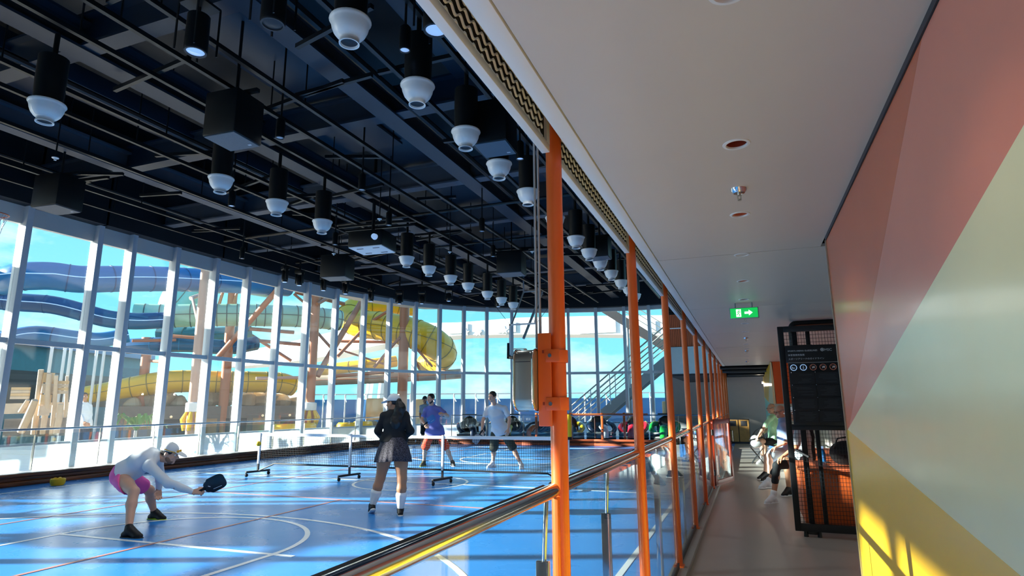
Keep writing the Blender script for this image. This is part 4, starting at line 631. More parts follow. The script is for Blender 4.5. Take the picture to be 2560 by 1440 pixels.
prop((-16.04, 23.221, 1.847), (-15.34, 23.693, 0.888), 27, 'tan_board', 'tan upright board outside behind the woman in black', 'board', 'tan_board'); prop((-14.029, 24.009, 1.799), (-13.709, 24.363, 0.701), 27, 'tan_board', 'narrow tan board behind the man in the purple shirt', 'board', 'tan_board'); prop((-4.035, 31.181, 1.662), (-3.464, 31.576, 0.834), 30, 'tan_board', 'round cornered tan board near the far staircase', 'board', 'tan_board', .2)
for i, (p, s) in enumerate((((-16.649, 23.185, 0.896), .42), ((-16.781, 24.839, 0.578), .45), ((-16.66, 22.118, 0.752), .4), ((-11.97, 28.336, 0.592), .4))): g = G(); g.ell((0, 0, 0), (s*1.2, s, s), 14, 9); g.v = [tuple(V(v)*(1+.1*math.sin(9*v[0]+i))+V((p[0], p[1], s*.9-.06))) for v in g.v]; setp(g.build('wicker_pod', 'wicker', ang=30), 'round woven wicker lounge pod outside, %s from the left' % ORD[(1, 2, 0, 3)[i]], 'pod', 'wicker lounge pods')
t = thing('potted_palm', 'spiky green palm in a terracotta pot outside the left windows', 'plant', ((-16.764, 12.805, 0.687)[0], (-16.764, 12.805, 0.687)[1], -.06)); G().lathe([(0, 0), (.2, 0), (.28, .5), (.25, .5), (.24, .45), (0, .45)], (0, 0, 0), 16).build('pot', 'terracotta', t); G().cyl((0, 0, .4), (0, 0, .9), .05, .04, 8).build('stem', 'pale_wood', t)
for q in range(16):
    a = q*2.4; L = .55+.25*random.random(); u = V((math.cos(a), math.sin(a), 0)); s = V((-u.y, u.x, 0)); g = G(); hh = [.9, 1.15+.2*random.random(), 1.2+.25*random.random(), .95]; pr = [(0, .02), (.35, .05), (.7, .04), (1, .004)]; vs = []
    for (f, wd), h in zip(pr, hh): c = u*L*f+V((0, 0, h)); vs += [c+s*wd, c-s*wd, c+V((0, 0, -.012))]
    g.add(vs, sum([[(3*j, 3*j+3, 3*j+4, 3*j+1), (3*j+1, 3*j+4, 3*j+5, 3*j+2), (3*j+2, 3*j+5, 3*j+3, 3*j)] for j in range(3)], [])); g.build('leaf', 'leaf', t)
# wind screen along the deck edge and the white ship structure
ws = thing('wind_screen', 'row of blue tinted wind screen panels along the deck edge', 'wind screen', (-15.785, 31.253, 0.485)); a = V((-28.71, 28.203, 1.607)); b = V((-4.318, 37.656, 1.527)); a.z = b.z = 0; n = 20; d = (b-a)/n
for q in range(n):
    c = a+d*q; g = G(); g.beam(c+d*.03+V((0, 0, .95)), c+d*.97+V((0, 0, .95)), .03, 1.9); g.build('panel', 'screen_blue', ws, w=True); g = G(); g.cyl(c+V((0, 0, -.06)), c+V((0, 0, 2.2)), .05, n=8); g.beam(c+V((0, 0, 2.0)), c+V((.25, -.2, 1.75)), .04, .04); g.build('post', 'white_paint', ws, w=True)
g = G(); g.beam(a+V((0, 0, 2.2)), b+V((0, 0, 2.2)), .07, .07); g.build('top_rail', 'white_paint', ws, w=True)
sh = thing('ship_bridge', 'long white curved ship structure in the far distance', 'ship structure', (-25.407, 56.429, 8.556))
top = [(560, 905), (620, 872), (720, 852), (820, 828), (900, 814), (1000, 808), (1150, 806), (1300, 794), (1480, 790), (1660, 788)]; TP = [(-55.225, 52, 6.523), (-51.836, 52, 7.709), (-46.295, 52, 8.369), (-41.061, 52, 9.165), (-37.058, 52, 9.637), (-32.266, 52, 9.671), (-25.542, 52, 9.424), (-19.334, 52, 9.535), (-12.483, 52, 9.283), (-6.215, 52, 8.983)]; BT = [(-55.158, 52, 5.934), (-51.664, 52, 6.014), (-46.12, 52, 6.241), (-40.902, 52, 6.707), (-36.94, 52, 7.31), (-32.205, 52, 7.928), (-25.527, 52, 8.178), (-19.348, 52, 7.962), (-12.535, 52, 7.638), (-6.306, 52, 7.274)]
g = G(); off = V((0, 3, 0)); vs = []
for p, q in zip(TP, BT): vs += [V(p), V(q), V(q)+off, V(p)+off]
g.add(vs, sum([[(4*i+j, 4*i+4+j, 4*i+4+(j+1) % 4, 4*i+(j+1) % 4) for j in range(4)] for i in range(len(TP)-1)], [])+[(0, 1, 2, 3), tuple(4*(len(TP)-1)+j for j in (3, 2, 1, 0))]); g.build('hull_band', 'white_paint', sh, w=True, ang=20)
for (p, q) in (((-26.788, 51.9, 9.244), (-24.629, 51.9, 8.356)), ((-21.719, 51.9, 9.126), (-19.705, 51.9, 8.192)), ((-13.756, 51.9, 8.765), (-10.369, 51.9, 7.735)), ((-9.636, 51.9, 8.539), (-6.945, 51.9, 7.567)), ((-50.553, 51.9, 7.298), (-48.22, 51.9, 6.3))): g = G(); g.beam((p[0], p[1], (p[2]+q[2])/2), (q[0], q[1], (p[2]+q[2])/2), .12, abs(p[2]-q[2])); g.build('window_panel', 'mullion_white', sh, w=True)
for p in ((-24.794, 51.8, 8.392), (-23.49, 51.8, 8.29), (-20.786, 51.8, 8.384)):
    pts = []
    for q in range(10): a2 = PI/2+PI*q/5; r = .42 if q % 2 == 0 else .17; pts.append(V(p)+V((r*math.cos(a2), 0, r*math.sin(a2))))
    g = G(); g.prism(pts, (0, .1, 0)); g.build('star_mark', 'grey_paint', sh, w=True)
for p in ((-35.139, 53, 6.17), (-36.602, 53, 6.217)): g = G(); g.cyl((p[0], p[1], -.06), (p[0]+.6, p[1], 6.), .35, n=10); g.build('support_leg', 'white_paint', sh, w=True)
# outside staircase and sloping beam at the far right
st = thing('staircase', 'white outdoor staircase climbing to the right behind the far windows', 'stairs', (-8.2, 29, -.06))
for y in (29., 30.2): g = G(); g.beam((-8.0, y, -.05), (-3.2, y, 3.75), .08, .42); g.build('stringer', 'grey_paint', st, w=True)
for q in range(18): f = (q+.5)/18; g = G(); g.bb(-8.0+4.8*f-.16, 29.05, -.02+3.75*f, -8.0+4.8*f+.14, 30.15, .03+3.75*f); g.build('tread', 'grey_paint', st, w=True)
for y in (28.95, 30.25):
    for h in (.7, .95, 1.2, 1.5): g = G(); g.cyl((-8.2, y, -.1+h), (-3.2, y, 3.85+h), .025 if h < 1.4 else .035, n=8); g.build('handrail', 'steel_brushed', st, w=True)
    for q in range(6): f = q/5; g = G(); g.cyl((-8.1+4.8*f, y, 3.8*f), (-8.1+4.8*f, y, 1.45+3.8*f), .025, n=8); g.build('baluster', 'white_paint', st, w=True)
s2 = thing('upper_staircase', 'dark sloping stair beam with railing crossing the far right sky', 'stairs', (-5, 29, 4.2)); g = G(); g.beam((-7.35, 31, 6.9), (-2.6, 31, 3.55), .25, .45); g.build('stringer', 'charcoal', s2, w=True)
g = G(); g.cyl((-2.7, 31, -.06), (-2.7, 31, 3.6), .1, n=10); g.cyl((-5.6, 31, -.06), (-5.6, 31, 5.5), .08, n=10); g.build('support_post', 'grey_paint', s2, w=True)
for h in (.55, .85, 1.15): g = G(); g.cyl((-6.3, 31.1, 6.15+h), (-2.6, 31.1, 3.55+h), .025, n=8); g.build('handrail', 'steel_brushed', s2, w=True)
for q in range(5): x = -6+.8*q; g = G(); z = 5.95-(x+6)*.705; g.cyl((x, 31.1, z), (x, 31.1, z+1.2), .025, n=8); g.build('baluster', 'white_paint', s2, w=True)
o = G().bb(-3.1, 29.5, -.06, -2.35, 30.2, 6).build('pillar', 'white_paint', bev=.03); setp(o, 'white square pillar behind the far staircase', 'pillar')
# orange barrier and bumper cars parked behind the far railing
t = thing('barrier', 'orange post and rail barrier in front of the parked bumper cars', 'fence', (-5.5, 23.45, 0))
for x in (-8.05, -6.62, -5.36, -4.5): g = G(); g.bb(x-.045, 23.4, 0, x+.045, 23.49, 1.2); g.build('post', 'orange_paint', t, w=True, bev=.01)
g = G(); g.bb(-8.05, 23.42, 1.08, -3.6, 23.47, 1.17); g.build('rail', 'orange_paint', t, w=True, bev=.008)
def bumper_car(x, y, rz, c1, c2, c3, label):
    t = thing('bumper_car', label, 'bumper car', (x, y, 0), rz, 'bumper cars parked behind the far railing')
    for q in range(4): G().tube([(.56*math.cos(2*PI*k/24), .62*math.sin(2*PI*k/24), .16+.075*q) for k in range(24)], [.045+.0*q]*24, 8, closed=True).build('bumper_ring', 'steel_brushed' if q % 2 else 'rubber', t)
    g = G(); g.ell((0, 0, .25), (.52, .58, .2), 20, 8); g.build('chassis', 'charcoal', t)
    g = G(); g.tube(smooth_path([(0, -.60, .2), (0, -.58, .42), (0, -.42, .58), (0, -.2, .62)]), .15, 10, sq=.8); g.ell((0, -.36, .62), (.17, .12, .1), 14, 8); g.build('nose', c1, t)
    for s in (-1, 1): g = G(); g.tube(smooth_path([(s*.30, -.42, .35), (s*.50, -.25, .52), (s*.50, .1, .70), (s*.34, .45, .74)]), [.09]*6+[.1]*10, 10); g.build('side_fender', c2, t); g = G(); g.tube(smooth_path([(s*.52, -.18, .62), (s*.53, .08, .74), (s*.42, .36, .80)]), .05, 8); g.build('fender_stripe', c3, t)
    g = G(); g.tube(smooth_path([(-.3, .3, .4), (-.26, .42, .8), (0, .46, .98), (.26, .42, .8), (.3, .3, .4)]), .09, 10); g.bb(-.26, .36, .35, .26, .46, .95); g.bb(-.28, -.05, .36, .28, .4, .46); g.build('seat', 'black_plastic', t, bev=.01)
    g = G(); g.cyl((0, .45, .9), (0, .45, 1.14), .02, n=8); g.bb(-.32, .42, 1.1, .32, .48, 1.15); g.build('headrest_bar', 'black_steel', t, bev=.005); [G().tube([(s*.16, -.12, .62), (s*.2, -.02, .72)], .025, 8).build('control_lever', 'charcoal', t) for s in (-1, 1)]
mat('car_red', 'D21F2E', .2, coat=.5); mat('car_green', '1FA53A', .2, coat=.5); mat('car_blue', '1D86C8', .2, coat=.5); mat('car_yellow', 'F0CB1A', .2, coat=.5); mat('car_orange', 'EE7A22', .2, coat=.5); mat('car_navy', '23304A', .3); mat('car_white', 'EDEFF0', .25, coat=.4)
for q in ((-3.2, 25.1, .0, 'car_green', 'car_green', 'car_yellow', 'green bumper car with yellow stripes, rightmost of the parked cars'), (-4.45, 25.1, .0, 'car_red', 'car_red', 'car_yellow', 'red bumper car with yellow stripes parked left of the green one'), (-5.75, 24.9, .5, 'car_white', 'car_navy', 'car_blue', 'white and blue bumper car behind the orange barrier post'), (-6.95, 24.4, .3, 'car_navy', 'car_yellow', 'car_blue', 'yellow and blue bumper car beside the first orange column'),
    (-8.3, 24.5, -.4, 'car_orange', 'car_navy', 'car_yellow', 'dark bumper car with orange nose left of the first orange column'), (-9.4, 24.0, .2, 'car_yellow', 'car_navy', 'car_orange', 'navy bumper car with yellow nose behind the man in white'), (-10.9, 23.35, .6, 'car_navy', 'car_navy', 'car_red', 'dark navy bumper car with red stripes between the two men')): bumper_car(*q)
# ---------------------------------------------------------------- people: smooth blended body surfaces
def lerp3(a, b, t): return na(a)+(na(b)-na(a))*t
def na(p): return np.array([p[0], p[1], p[2]], float)
def unit(v): v = na(v); return v/max(1e-9, np.linalg.norm(v))
def C_(a, b, ra, rb=None): return ('c', na(a), na(b), ra, ra if rb is None else rb)
def E_(c, r, A=None): return ('e', na(c), np.array(r if isinstance(r, (tuple, list)) else (r, r, r), float), np.eye(3) if A is None else np.array([na(q) for q in A]))
def pd(pr, P):
    if pr[0] == 'c':
        a, b, ra, rb = pr[1:]; ba = b-a; t = np.clip(((P-a)@ba)/max(1e-9, ba@ba), 0, 1); return np.linalg.norm(P-a-t[..., None]*ba, axis=-1)-(ra+(rb-ra)*t)
    c, r, A = pr[1:]; q = (P-c)@A.T; k0 = np.linalg.norm(q/r, axis=-1); k1 = np.linalg.norm(q/r**2, axis=-1); return k0*(k0-1)/np.maximum(k1, 1e-6)
def pb(pr):
    if pr[0] == 'c': a, b, ra, rb = pr[1:]; return np.minimum(a-ra, b-rb), np.maximum(a+ra, b+rb)
    m = pr[2].max(); return pr[1]-m, pr[1]+m
def surf(prims, k=.03, res=.012, sub=(), clip=None, noise=None):
    lo = np.min([pb(p)[0] for p in prims], 0)-3*res; hi = np.max([pb(p)[1] for p in prims], 0)+3*res
    n = np.ceil((hi-lo)/res).astype(int)+1; F = np.full(n, 1e3, np.float64); ax = [lo[i]+res*np.arange(n[i]) for i in range(3)]
    def grid(a, b):
        s = [slice(max(0, int((a[i]-lo[i])/res)), min(n[i], int((b[i]-lo[i])/res)+2)) for i in range(3)]
        return tuple(s), np.stack(np.meshgrid(*[ax[i][s[i]] for i in range(3)], indexing='ij'), -1)
    pad = k+2.5*res
    for p in prims:
        a, b = pb(p); s, P = grid(a-pad, b+pad); d = pd(p, P); f = F[s]; h = np.clip(.5+.5*(f-d)/k, 0, 1); F[s] = f*(1-h)+d*h-k*h*(1-h)
    for p in sub:
        a, b = pb(p); s, P = grid(a-pad, b+pad); d = -pd(p, P); f = F[s]; F[s] = np.maximum(f, d)
    if clip or noise:
        s, P = grid(lo, hi); s = tuple(slice(0, n[i]) for i in range(3)); P = np.stack(np.meshgrid(*ax, indexing='ij'), -1)
        if noise: F = F+noise(P)
        if clip: F = np.maximum(F, clip(P))
    S = F < 0; nx, ny, nz = n; acc = np.zeros((nx-1, ny-1, nz-1, 3)); cnt = np.zeros((nx-1, ny-1, nz-1))
    cor = [(i, j, l) for i in (0, 1) for j in (0, 1) for l in (0, 1)]
    def sl(o): return tuple(slice(o[i], n[i]-1+o[i]) for i in range(3))
    for a in cor:
        for d in range(3):
            if a[d]: continue
            b = list(a); b[d] = 1; fa, fb = F[sl(a)], F[sl(b)]; m = (fa < 0) != (fb < 0); t = np.where(m, fa/np.where(m, fa-fb, 1), 0)
            for i in range(3): acc[..., i] += m*(a[i]+(t if i == d else 0))
            cnt += m
    act = cnt > 0; idx = -np.ones(act.shape, int); idx[act] = np.arange(act.sum()); cell = np.argwhere(act); vs = lo+res*(cell+acc[act]/cnt[act][:, None]); fs = []
    for d in range(3):
        u, w = (d+1) % 3, (d+2) % 3; s0 = [slice(1, n[i]-1) for i in range(3)]; s1 = list(s0); s0[d] = slice(0, n[d]-1); s1[d] = slice(1, n[d])
        A, B = S[tuple(s0)], S[tuple(s1)]; off = np.array([0 if i == d else 1 for i in range(3)])
        for m, flip in ((A & ~B, False), (~A & B, True)):
            e = np.argwhere(m)+off
            if len(e) == 0: continue
            def cix(du, dw): q = e.copy(); q[:, u] -= du; q[:, w] -= dw; return idx[q[:, 0], q[:, 1], q[:, 2]]
            Q = np.stack([cix(1, 1), cix(0, 1), cix(0, 0), cix(1, 0)], 1); fs.append(Q[:, ::-1] if flip else Q)
    return vs, np.concatenate(fs)
def mesh_np(name, parts, mats, parent):
    vs = []; fs = []; mi = []; o = 0
    for q, (v, f) in enumerate(parts): vs.append(v); fs.append(f+o); o += len(v); mi += [min(q, len(mats)-1) if len(mats) > 1 else 0]*len(f)
    vs = np.concatenate(vs)-na(wloc(parent)); fs = np.concatenate(fs); me = bpy.data.meshes.new(name); me.from_pydata(vs.tolist(), [], fs.tolist())
    for m in mats: me.materials.append(MATS[m])
    me.polygons.foreach_set('use_smooth', [True]*len(me.polygons)); me.update(); o = bpy.data.objects.new(name, me); COL.objects.link(o); o.parent = parent; return o
def wrinkle(amp, f=26, seed=0): return lambda P: amp*(np.sin(f*P[..., 0]+seed+3*np.sin(7*P[..., 2]))*np.sin(f*.8*P[..., 2]+seed*2+2*np.sin(9*P[..., 1]))+.5*np.sin(f*1.7*P[..., 1]+f*P[..., 2]+seed))
for n_, c_ in (('skin_fair', 'D9A78C'), ('skin_tan', 'B98463'), ('skin_pale', 'E0B29A')): mat(n_, c_, .5, vary=.05, scale=14)
mat('hair_dark', '1C1512', .5, vary=.3, scale=40); mat('hair_grey', 'A9A39C', .6, vary=.2, scale=40); mat('cap_white', 'DCE0E3', .7, vary=.02); mat('cap_dark', '2A2D33', .7); mat('eye_white', 'E9E6E0', .2); mat('eye_dark', '2A1C14', .2); mat('lip', 'A8675A', .5); mat('stubble', '8F6A55', .7, vary=.1, scale=60); mat('shirt_white', 'DADFE6', .8, vary=.02); mat('pink', 'FF63B0', .7, vary=.04); mat('cloth_black', '15161A', .85); mat('purple_blue', '7074B8', .8, vary=.05); mat('red_orange', 'E0401C', .75, vary=.05)
mat('grey_tee', '9FA6AE', .85); mat('mint', 'C2F7CB', .8, vary=.03); mat('sky_tee', '9DBBE6', .8, vary=.03); mat('legging', '1B1D20', .8); mat('sock_white', 'F0F0F0', .85); mat('shoe_black', '0C0C0F', .6); mat('shoe_white', 'E6E8EA', .55); mat('shoe_lime', 'B9E01C', .5); mat('shoe_olive', '4C5140', .6); mat('shorts_black', '17181B', .8)
def skirt_mat():
    m = mat('skirt_pattern', '2E2C36', .85, vary=.05); nt = m.node_tree; b = nt.nodes['Principled BSDF']; N = nt.nodes.new; L = nt.links.new; tc = N('ShaderNodeTexCoord'); vo = N('ShaderNodeTexVoronoi'); vo.feature = 'DISTANCE_TO_EDGE'; vo.inputs['Scale'].default_value = 30; L(tc.outputs['Object'], vo.inputs['Vector'])
    cr = N('ShaderNodeValToRGB'); cr.color_ramp.elements[0].position = .04; cr.color_ramp.elements[0].color = lin('514D5A')+(1,); cr.color_ramp.elements[1].position = .09; cr.color_ramp.elements[1].color = lin('2B2933')+(1,); L(vo.outputs['Distance'], cr.inputs[0]); L(cr.outputs[0], b.inputs['Base Color'])
skirt_mat()
def hand_prims(w, d, n, s, sc=1., curl=.9, spread=.10, thumb_in=.5):
    # w wrist, d direction of the fingers, n palm normal (fingers bend towards n), s thumb side
    w = na(w); d = unit(d); n = unit(na(n)-d*np.dot(n, d)); x = np.cross(d, n); x = x*(1 if np.dot(x, s) > 0 else -1); P = []
    for q, (o, L, r) in enumerate(((.030, .072, .0095), (.010, .080, .0098), (-.010, .074, .0093), (-.029, .058, .0082))):
        k = w+(d*.088-abs(o-.008)*d*.2+x*o)*sc; P.append(C_(w+x*o*.55*sc+d*.01, k, .017*sc, .0135*sc)); a = spread*(1.5-q); dd = unit(d+x*a*.5); p = k; ang = .25
        for f, sg in ((.46, 0), (.31, 1), (.23, 2)): ang += curl*(.55, .75, .55)[sg]; v = dd*math.cos(ang)+n*math.sin(ang); e = p+v*L*f*sc; P.append(C_(p, e, r*sc, r*.9*sc)); p = e
    b = w+(d*.03+x*.026+n*.008)*sc; m1 = b+unit(d*.75+x*.65+n*thumb_in*.6)*.040*sc; m2 = m1+unit(d*.85+x*.15+n*thumb_in)*.032*sc; P += [C_(b, m1, .014*sc, .0115*sc), C_(m1, m2, .011*sc, .0095*sc), C_(m2, m2+unit(d*.7-x*.1+n*thumb_in*1.3)*.022*sc, .0095*sc, .008*sc)]
    return P
def person(label, J, skin='skin_fair', sc=1., face=(0, -1, 0), top=None, bottom=None, hair=None, cap=None, shoes=None, socks=None, fat=1., headtilt=(0, 0, 1), hands=None, glasses=False, beard=None, fem=False, sleeve=.55, bottom_len=.75, collar=None, ground=None, lg=1., hem=-.09):
    K = {k: na(v) for k, v in J.items()}
    for q in 'lr':
        if K['a'+q][2] < .2: K['a'+q][2] = .083*sc+(.035 if fem and q == 'l' else 0)
    pel, che, nek, hed = K['pel'], K['che'], K['nek'], K['hed']; c = pel.copy(); c[2] = 0 if ground is None else ground
    t = thing('person', label, 'person', tuple(c)); lat = unit(K['sr']-K['sl']); sp = unit(che-pel); fro = unit(np.cross(sp, lat)); fro = -fro if np.dot(fro, face) < 0 and abs(np.dot(fro, face)) > .3 else fro
    lat2 = np.cross(fro, sp); lat2 = unit(lat2); TA = (lat2, fro, sp)
    hl = unit(K['hr']-K['hl'])
    # torso
    tl = np.linalg.norm(che-pel); tor = [E_(che+sp*.03*sc, (.150*sc*fat, .105*sc*fat, .19*sc), TA), E_(pel+sp*.02*sc, (.150*sc*fat, .110*sc*fat, .13*sc), TA), C_(pel+sp*.03, che, .108*sc*fat, .115*sc*fat), E_((pel+che)/2+fro*.018*fat*sc, (.125*sc*fat, .105*sc*fat, .17*sc), TA), C_(K['sl'], K['sr'], .046*sc, .046*sc), C_(K['sl'], nek-unit(nek-che)*.01, .04*sc, .05*sc), C_(K['sr'], nek-unit(nek-che)*.01, .04*sc, .05*sc), C_(che+sp*.10*sc, nek, .07*sc, .056*sc)]
    body = list(tor); 
    for s in 'lr':
        sh, el, wr = K['s'+s], K['e'+s], K['w'+s]; hp, kn, an = K['h'+s], K['k'+s], K['a'+s]
        body += [E_(sh, .052*sc), C_(sh, el, .050*sc, .038*sc), C_(el, lerp3(el, wr, .35), .037*sc, .038*sc), C_(lerp3(el, wr, .35), wr, .038*sc, .025*sc)]
        kf = unit(K['t'+s]-an); body += [C_(hp, lerp3(hp, kn, .5), .086*sc*lg, .074*sc*lg), C_(lerp3(hp, kn, .5), kn, .074*sc*lg, .054*sc*lg), C_(kn, lerp3(kn, an, .35)-kf*.012, .052*sc*lg, .053*sc*lg), C_(lerp3(kn, an, .35)-kf*.012, an, .052*sc*lg, .034*sc), C_(an, an*.85+K['t'+s]*.15, .033*sc, .030*sc)]
    body.append(C_(nek-unit(nek-che)*.02, hed-na(headtilt)*.05*sc, .054*sc, .05*sc)); parts = [surf(body, .028, .013)]
    # head
    f = unit(face); u = unit(na(headtilt)-f*np.dot(headtilt, f)); r = np.cross(f, u); HA = (r, f, u); hs = sc*1.03
    def H(x, y, z): return hed+(r*x+f*y+u*z)*hs
    hp_ = [E_(H(0, -.012, .03), (.073*hs, .093*hs, .085*hs), HA), E_(H(0, .02, -.03), (.06*hs, .073*hs, .085*hs), HA), E_(H(0, .036, -.072), (.044*hs, .05*hs, .04*hs), HA), C_(H(0, .085, .01), H(0, .113, -.028), .009*hs, .014*hs), C_(H(-.034, .078, .020), H(.034, .078, .020), .012*hs), E_(H(.075, -.008, -.012), (.011*hs, .022*hs, .032*hs), HA), E_(H(-.075, -.008, -.012), (.011*hs, .022*hs, .032*hs), HA), C_(H(-.018, .086, -.057), H(.018, .086, -.057), .010*hs), E_(H(0, .072, -.092), .021*hs), E_(H(.04, .06, -.03), .024*hs), E_(H(-.04, .06, -.03), .024*hs), C_(H(0, -.02, -.07), nek, .05*hs, .054*hs)]
    parts.append(surf(hp_, .016, .0065, sub=[E_(H(.031, .098, .002), .017*hs), E_(H(-.031, .098, .002), .017*hs)]))
    hands = hands or {}
    for s in 'lr':
        wr, el = K['w'+s], K['e'+s]; hd = hands.get(s, {}); d = hd.get('d', wr-el); nn = hd.get('n', unit(pel-wr) if abs(np.dot(unit(pel-wr), unit(d))) < .95 else fro); th = hd.get('s', fro); parts.append(surf(hand_prims(wr, d, nn, th, sc*1.02, hd.get('curl', .45), thumb_in=hd.get('ti', .5)), .009, .0055))
    mesh_np('body', parts, [skin], t)
    for x in (-1, 1):
        g = G(); g.ell(V(H(x*.031, .080, .003)), .0125*hs, 12, 8); e = g.build('eye', 'eye_white', t, w=True); g = G(); g.ell(V(H(x*.031, .0885, .003)), .0058*hs, 10, 6); g.build('iris', 'eye_dark', e, w=True)
    g = G(); g.tube([H(-.022, .090, -.056), H(-.008, .099, -.053), H(.008, .099, -.053), H(.022, .090, -.056)], [.003*hs, .006*hs, .006*hs, .003*hs], 8, sq=.7); g.build('mouth', 'lip', t, w=True)
    if beard: mesh_np('beard', [surf([E_(H(0, .036, -.076), (.0475*hs, .0535*hs, .043*hs), HA), E_(H(.045, .02, -.055), (.018*hs, .035*hs, .036*hs), HA), E_(H(-.045, .02, -.055), (.018*hs, .035*hs, .036*hs), HA)], .015, .0075, sub=[E_(H(0, .10, -.045), (.026*hs, .03*hs, .022*hs), HA)])], [beard], t)
    if hair:
        hm, style = hair; loc = lambda P: ((P-hed)@np.array(HA).T)/hs
        hp2 = [E_(H(0, -.014, .034), (.080*hs, .100*hs, .091*hs), HA)]; cl = lambda P: (lambda q: np.minimum(.03*hs, (-q[..., 2]+((lambda y: -.012+.45*np.minimum(y, .03)+.078*(lambda t: t*t*(3-2*t))(np.clip((y-.035)/.04, 0, 1)))(q[..., 1]) if style != 'bald' else -.01+.9*q[..., 1]))*hs))(loc(P))
        if style == 'bald': cl0 = cl; cl = lambda P: np.maximum(cl0(P), (loc(P)[..., 2]-.035)*hs)
        hs_ = [surf(hp2, .01, .0075, clip=cl, noise=wrinkle(.003, 95))]
        if style == 'pony': b = H(0, -.10, .01); hs_.append(surf([C_(b, b-u*.10*hs-f*.03, .05*hs, .07*hs), C_(b-u*.10*hs-f*.03, b-u*.30*hs+na(K.get('pony', (0, 0, 0))), .075*hs, .095*hs), C_(b-u*.30*hs+na(K.get('pony', (0, 0, 0))), b-u*.50*hs+na(K.get('pony', (0, 0, 0)))*1.6, .09*hs, .04*hs), C_(b-u*.3*hs+na(K.get('pony', (0, 0, 0)))*1.5, b-u*.44*hs+na(K.get('pony', (0, 0, 0)))*3, .05*hs, .015*hs)], .03, .011, noise=wrinkle(.004, 60)))
        mesh_np('hair', hs_, [hm], t)
    if cap:
        cm_, acc = cap; loc = lambda P: ((P-hed)@np.array(HA).T)/hs; dome = surf([E_(H(0, -.012, .038), (.086*hs, .106*hs, .094*hs), HA)], .01, .0075, clip=lambda P: (.030+.10*np.maximum(0, -loc(P)[..., 1])*-1-loc(P)[..., 2])*hs)
        brim = surf([E_(H(0, .125, .030), (.074*hs, .085*hs, .011*hs), (r, unit(f-u*.25), unit(u+f*.25)))], .01, .0065); c_ = mesh_np('cap', [dome], [cm_], t); mesh_np('brim', [brim], [cm_], c_); g = G(); g.ell(V(H(0, -.012, .133)), .007*hs, 8, 6); g.build('button', cm_, c_, w=True)
        if acc: g = G(); pts = [H(.09*math.cos(a), -.012+.112*math.sin(a), .045-.012*math.sin(a)) for a in [PI*q/12-.3 for q in range(15)]]; g.tube(pts, .005*hs, 6); [g.ell(V(H(x*.036, .098, .05)), (.028*hs, .014*hs, .019*hs), 12, 8, tuple(V(q) for q in HA)) for x in (-1, 1)]; g.build('sunglasses', acc, c_, w=True)
    if glasses:
        g = G()
        for x in (-1, 1): g.tube([H(x*.031+.02*math.cos(2*PI*q/14), .098, .002+.016*math.sin(2*PI*q/14)) for q in range(14)], .0025*hs, 5, closed=True); g.cyl(H(x*.051, .096, .006), H(x*.077, -.005, .006), .0025*hs, n=5)
        g.cyl(H(-.011, .1, .004), H(.011, .1, .004), .0025*hs, n=5); g.build('glasses', 'eye_dark', t, w=True)
    # clothes
    if top:
        o = .014*sc; pr = [(p[0], p[1], p[2], p[3]+o, p[4]+o) if p[0] == 'c' else ('e', p[1], p[2]+o, p[3]) for p in tor[:7]]+[C_(che+sp*.08*sc, nek-unit(nek-che)*.045, .085*sc, .074*sc)]
        for s in 'lr':
            sh, el, wr = K['s'+s], K['e'+s], K['w'+s]; pr += [E_(sh, .060*sc)]
            if sleeve <= 1: pr.append(C_(sh, lerp3(sh, el, sleeve), .058*sc, .060*sc if sleeve < .9 else .05*sc))
            else: pr += [C_(sh, el, .058*sc, .054*sc), C_(el, lerp3(el, wr, .95), .054*sc, .036*sc)]
        lowp = pel+sp*hem*sc; hw = np.linalg.norm(K['hr']-K['hl'])/2; pr.append(E_(pel-sp*.03*sc, (max(.172*sc*fat, hw+.120*sc), .140*sc*fat, .26*sc), TA)); pr.append(C_(pel-sp*.02*sc-lat2*.03, pel-sp*.02*sc+lat2*.03, .125*sc*fat, .125*sc*fat))
        up = lambda P: (lowp-P)@sp
        mesh_np('shirt', [surf(pr, .03, .0115, clip=up, noise=wrinkle(.005*sc, 24, label.__len__()))], [top], t)
        if collar: g = G(); g.tube([na(nek)+(lat2*math.cos(a)*.066+fro*math.sin(a)*.066)*sc for a in [2*PI*q/18 for q in range(18)]], .012*sc, 8, closed=True); g.build('collar', collar, t, w=True)
    if bottom == 'skirt_pattern':
        n = 96; vs = []; fs = []; prof = ((.0, .168, .0), (.06, .20, .002), (.15, .24, .010), (.26, .272, .020), (.345, .29, .026), (.347, .284, .026), (.2, .24, .01))
        for z, rr, am in prof:
            for j in range(n): a = 2*PI*j/n; q = rr*sc*(1+am*4*math.sin(a*17+1.3*math.sin(3*a))/1.5*.35); vs.append(pel+sp*.09*sc-sp*z*sc+(hl*q*math.cos(a)*1.02+fro*q*math.sin(a)*.86)-np.array([0, 0, .012*math.sin(2*a+1)*z/.3]))
        for i in range(len(prof)-1):
            for j in range(n): fs.append((i*n+j, i*n+(j+1) % n, (i+1)*n+(j+1) % n, (i+1)*n+j))
        G().add(vs, fs).build('skirt', bottom, t, w=True, ang=80); pr = [C_(pel+sp*.10*sc-lat2*.04, pel+sp*.10*sc+lat2*.04, .118*sc)]; mesh_np('waistband', [surf(pr, .02, .012, clip=lambda P: np.abs((P-pel-sp*.10*sc)@sp)-.025)], ['cloth_black'], t)
    elif bottom:
        pr = [('e', tor[1][1], tor[1][2]+.016*sc, tor[1][3]), C_(K['hl'], K['hr'], .098*sc, .098*sc)]
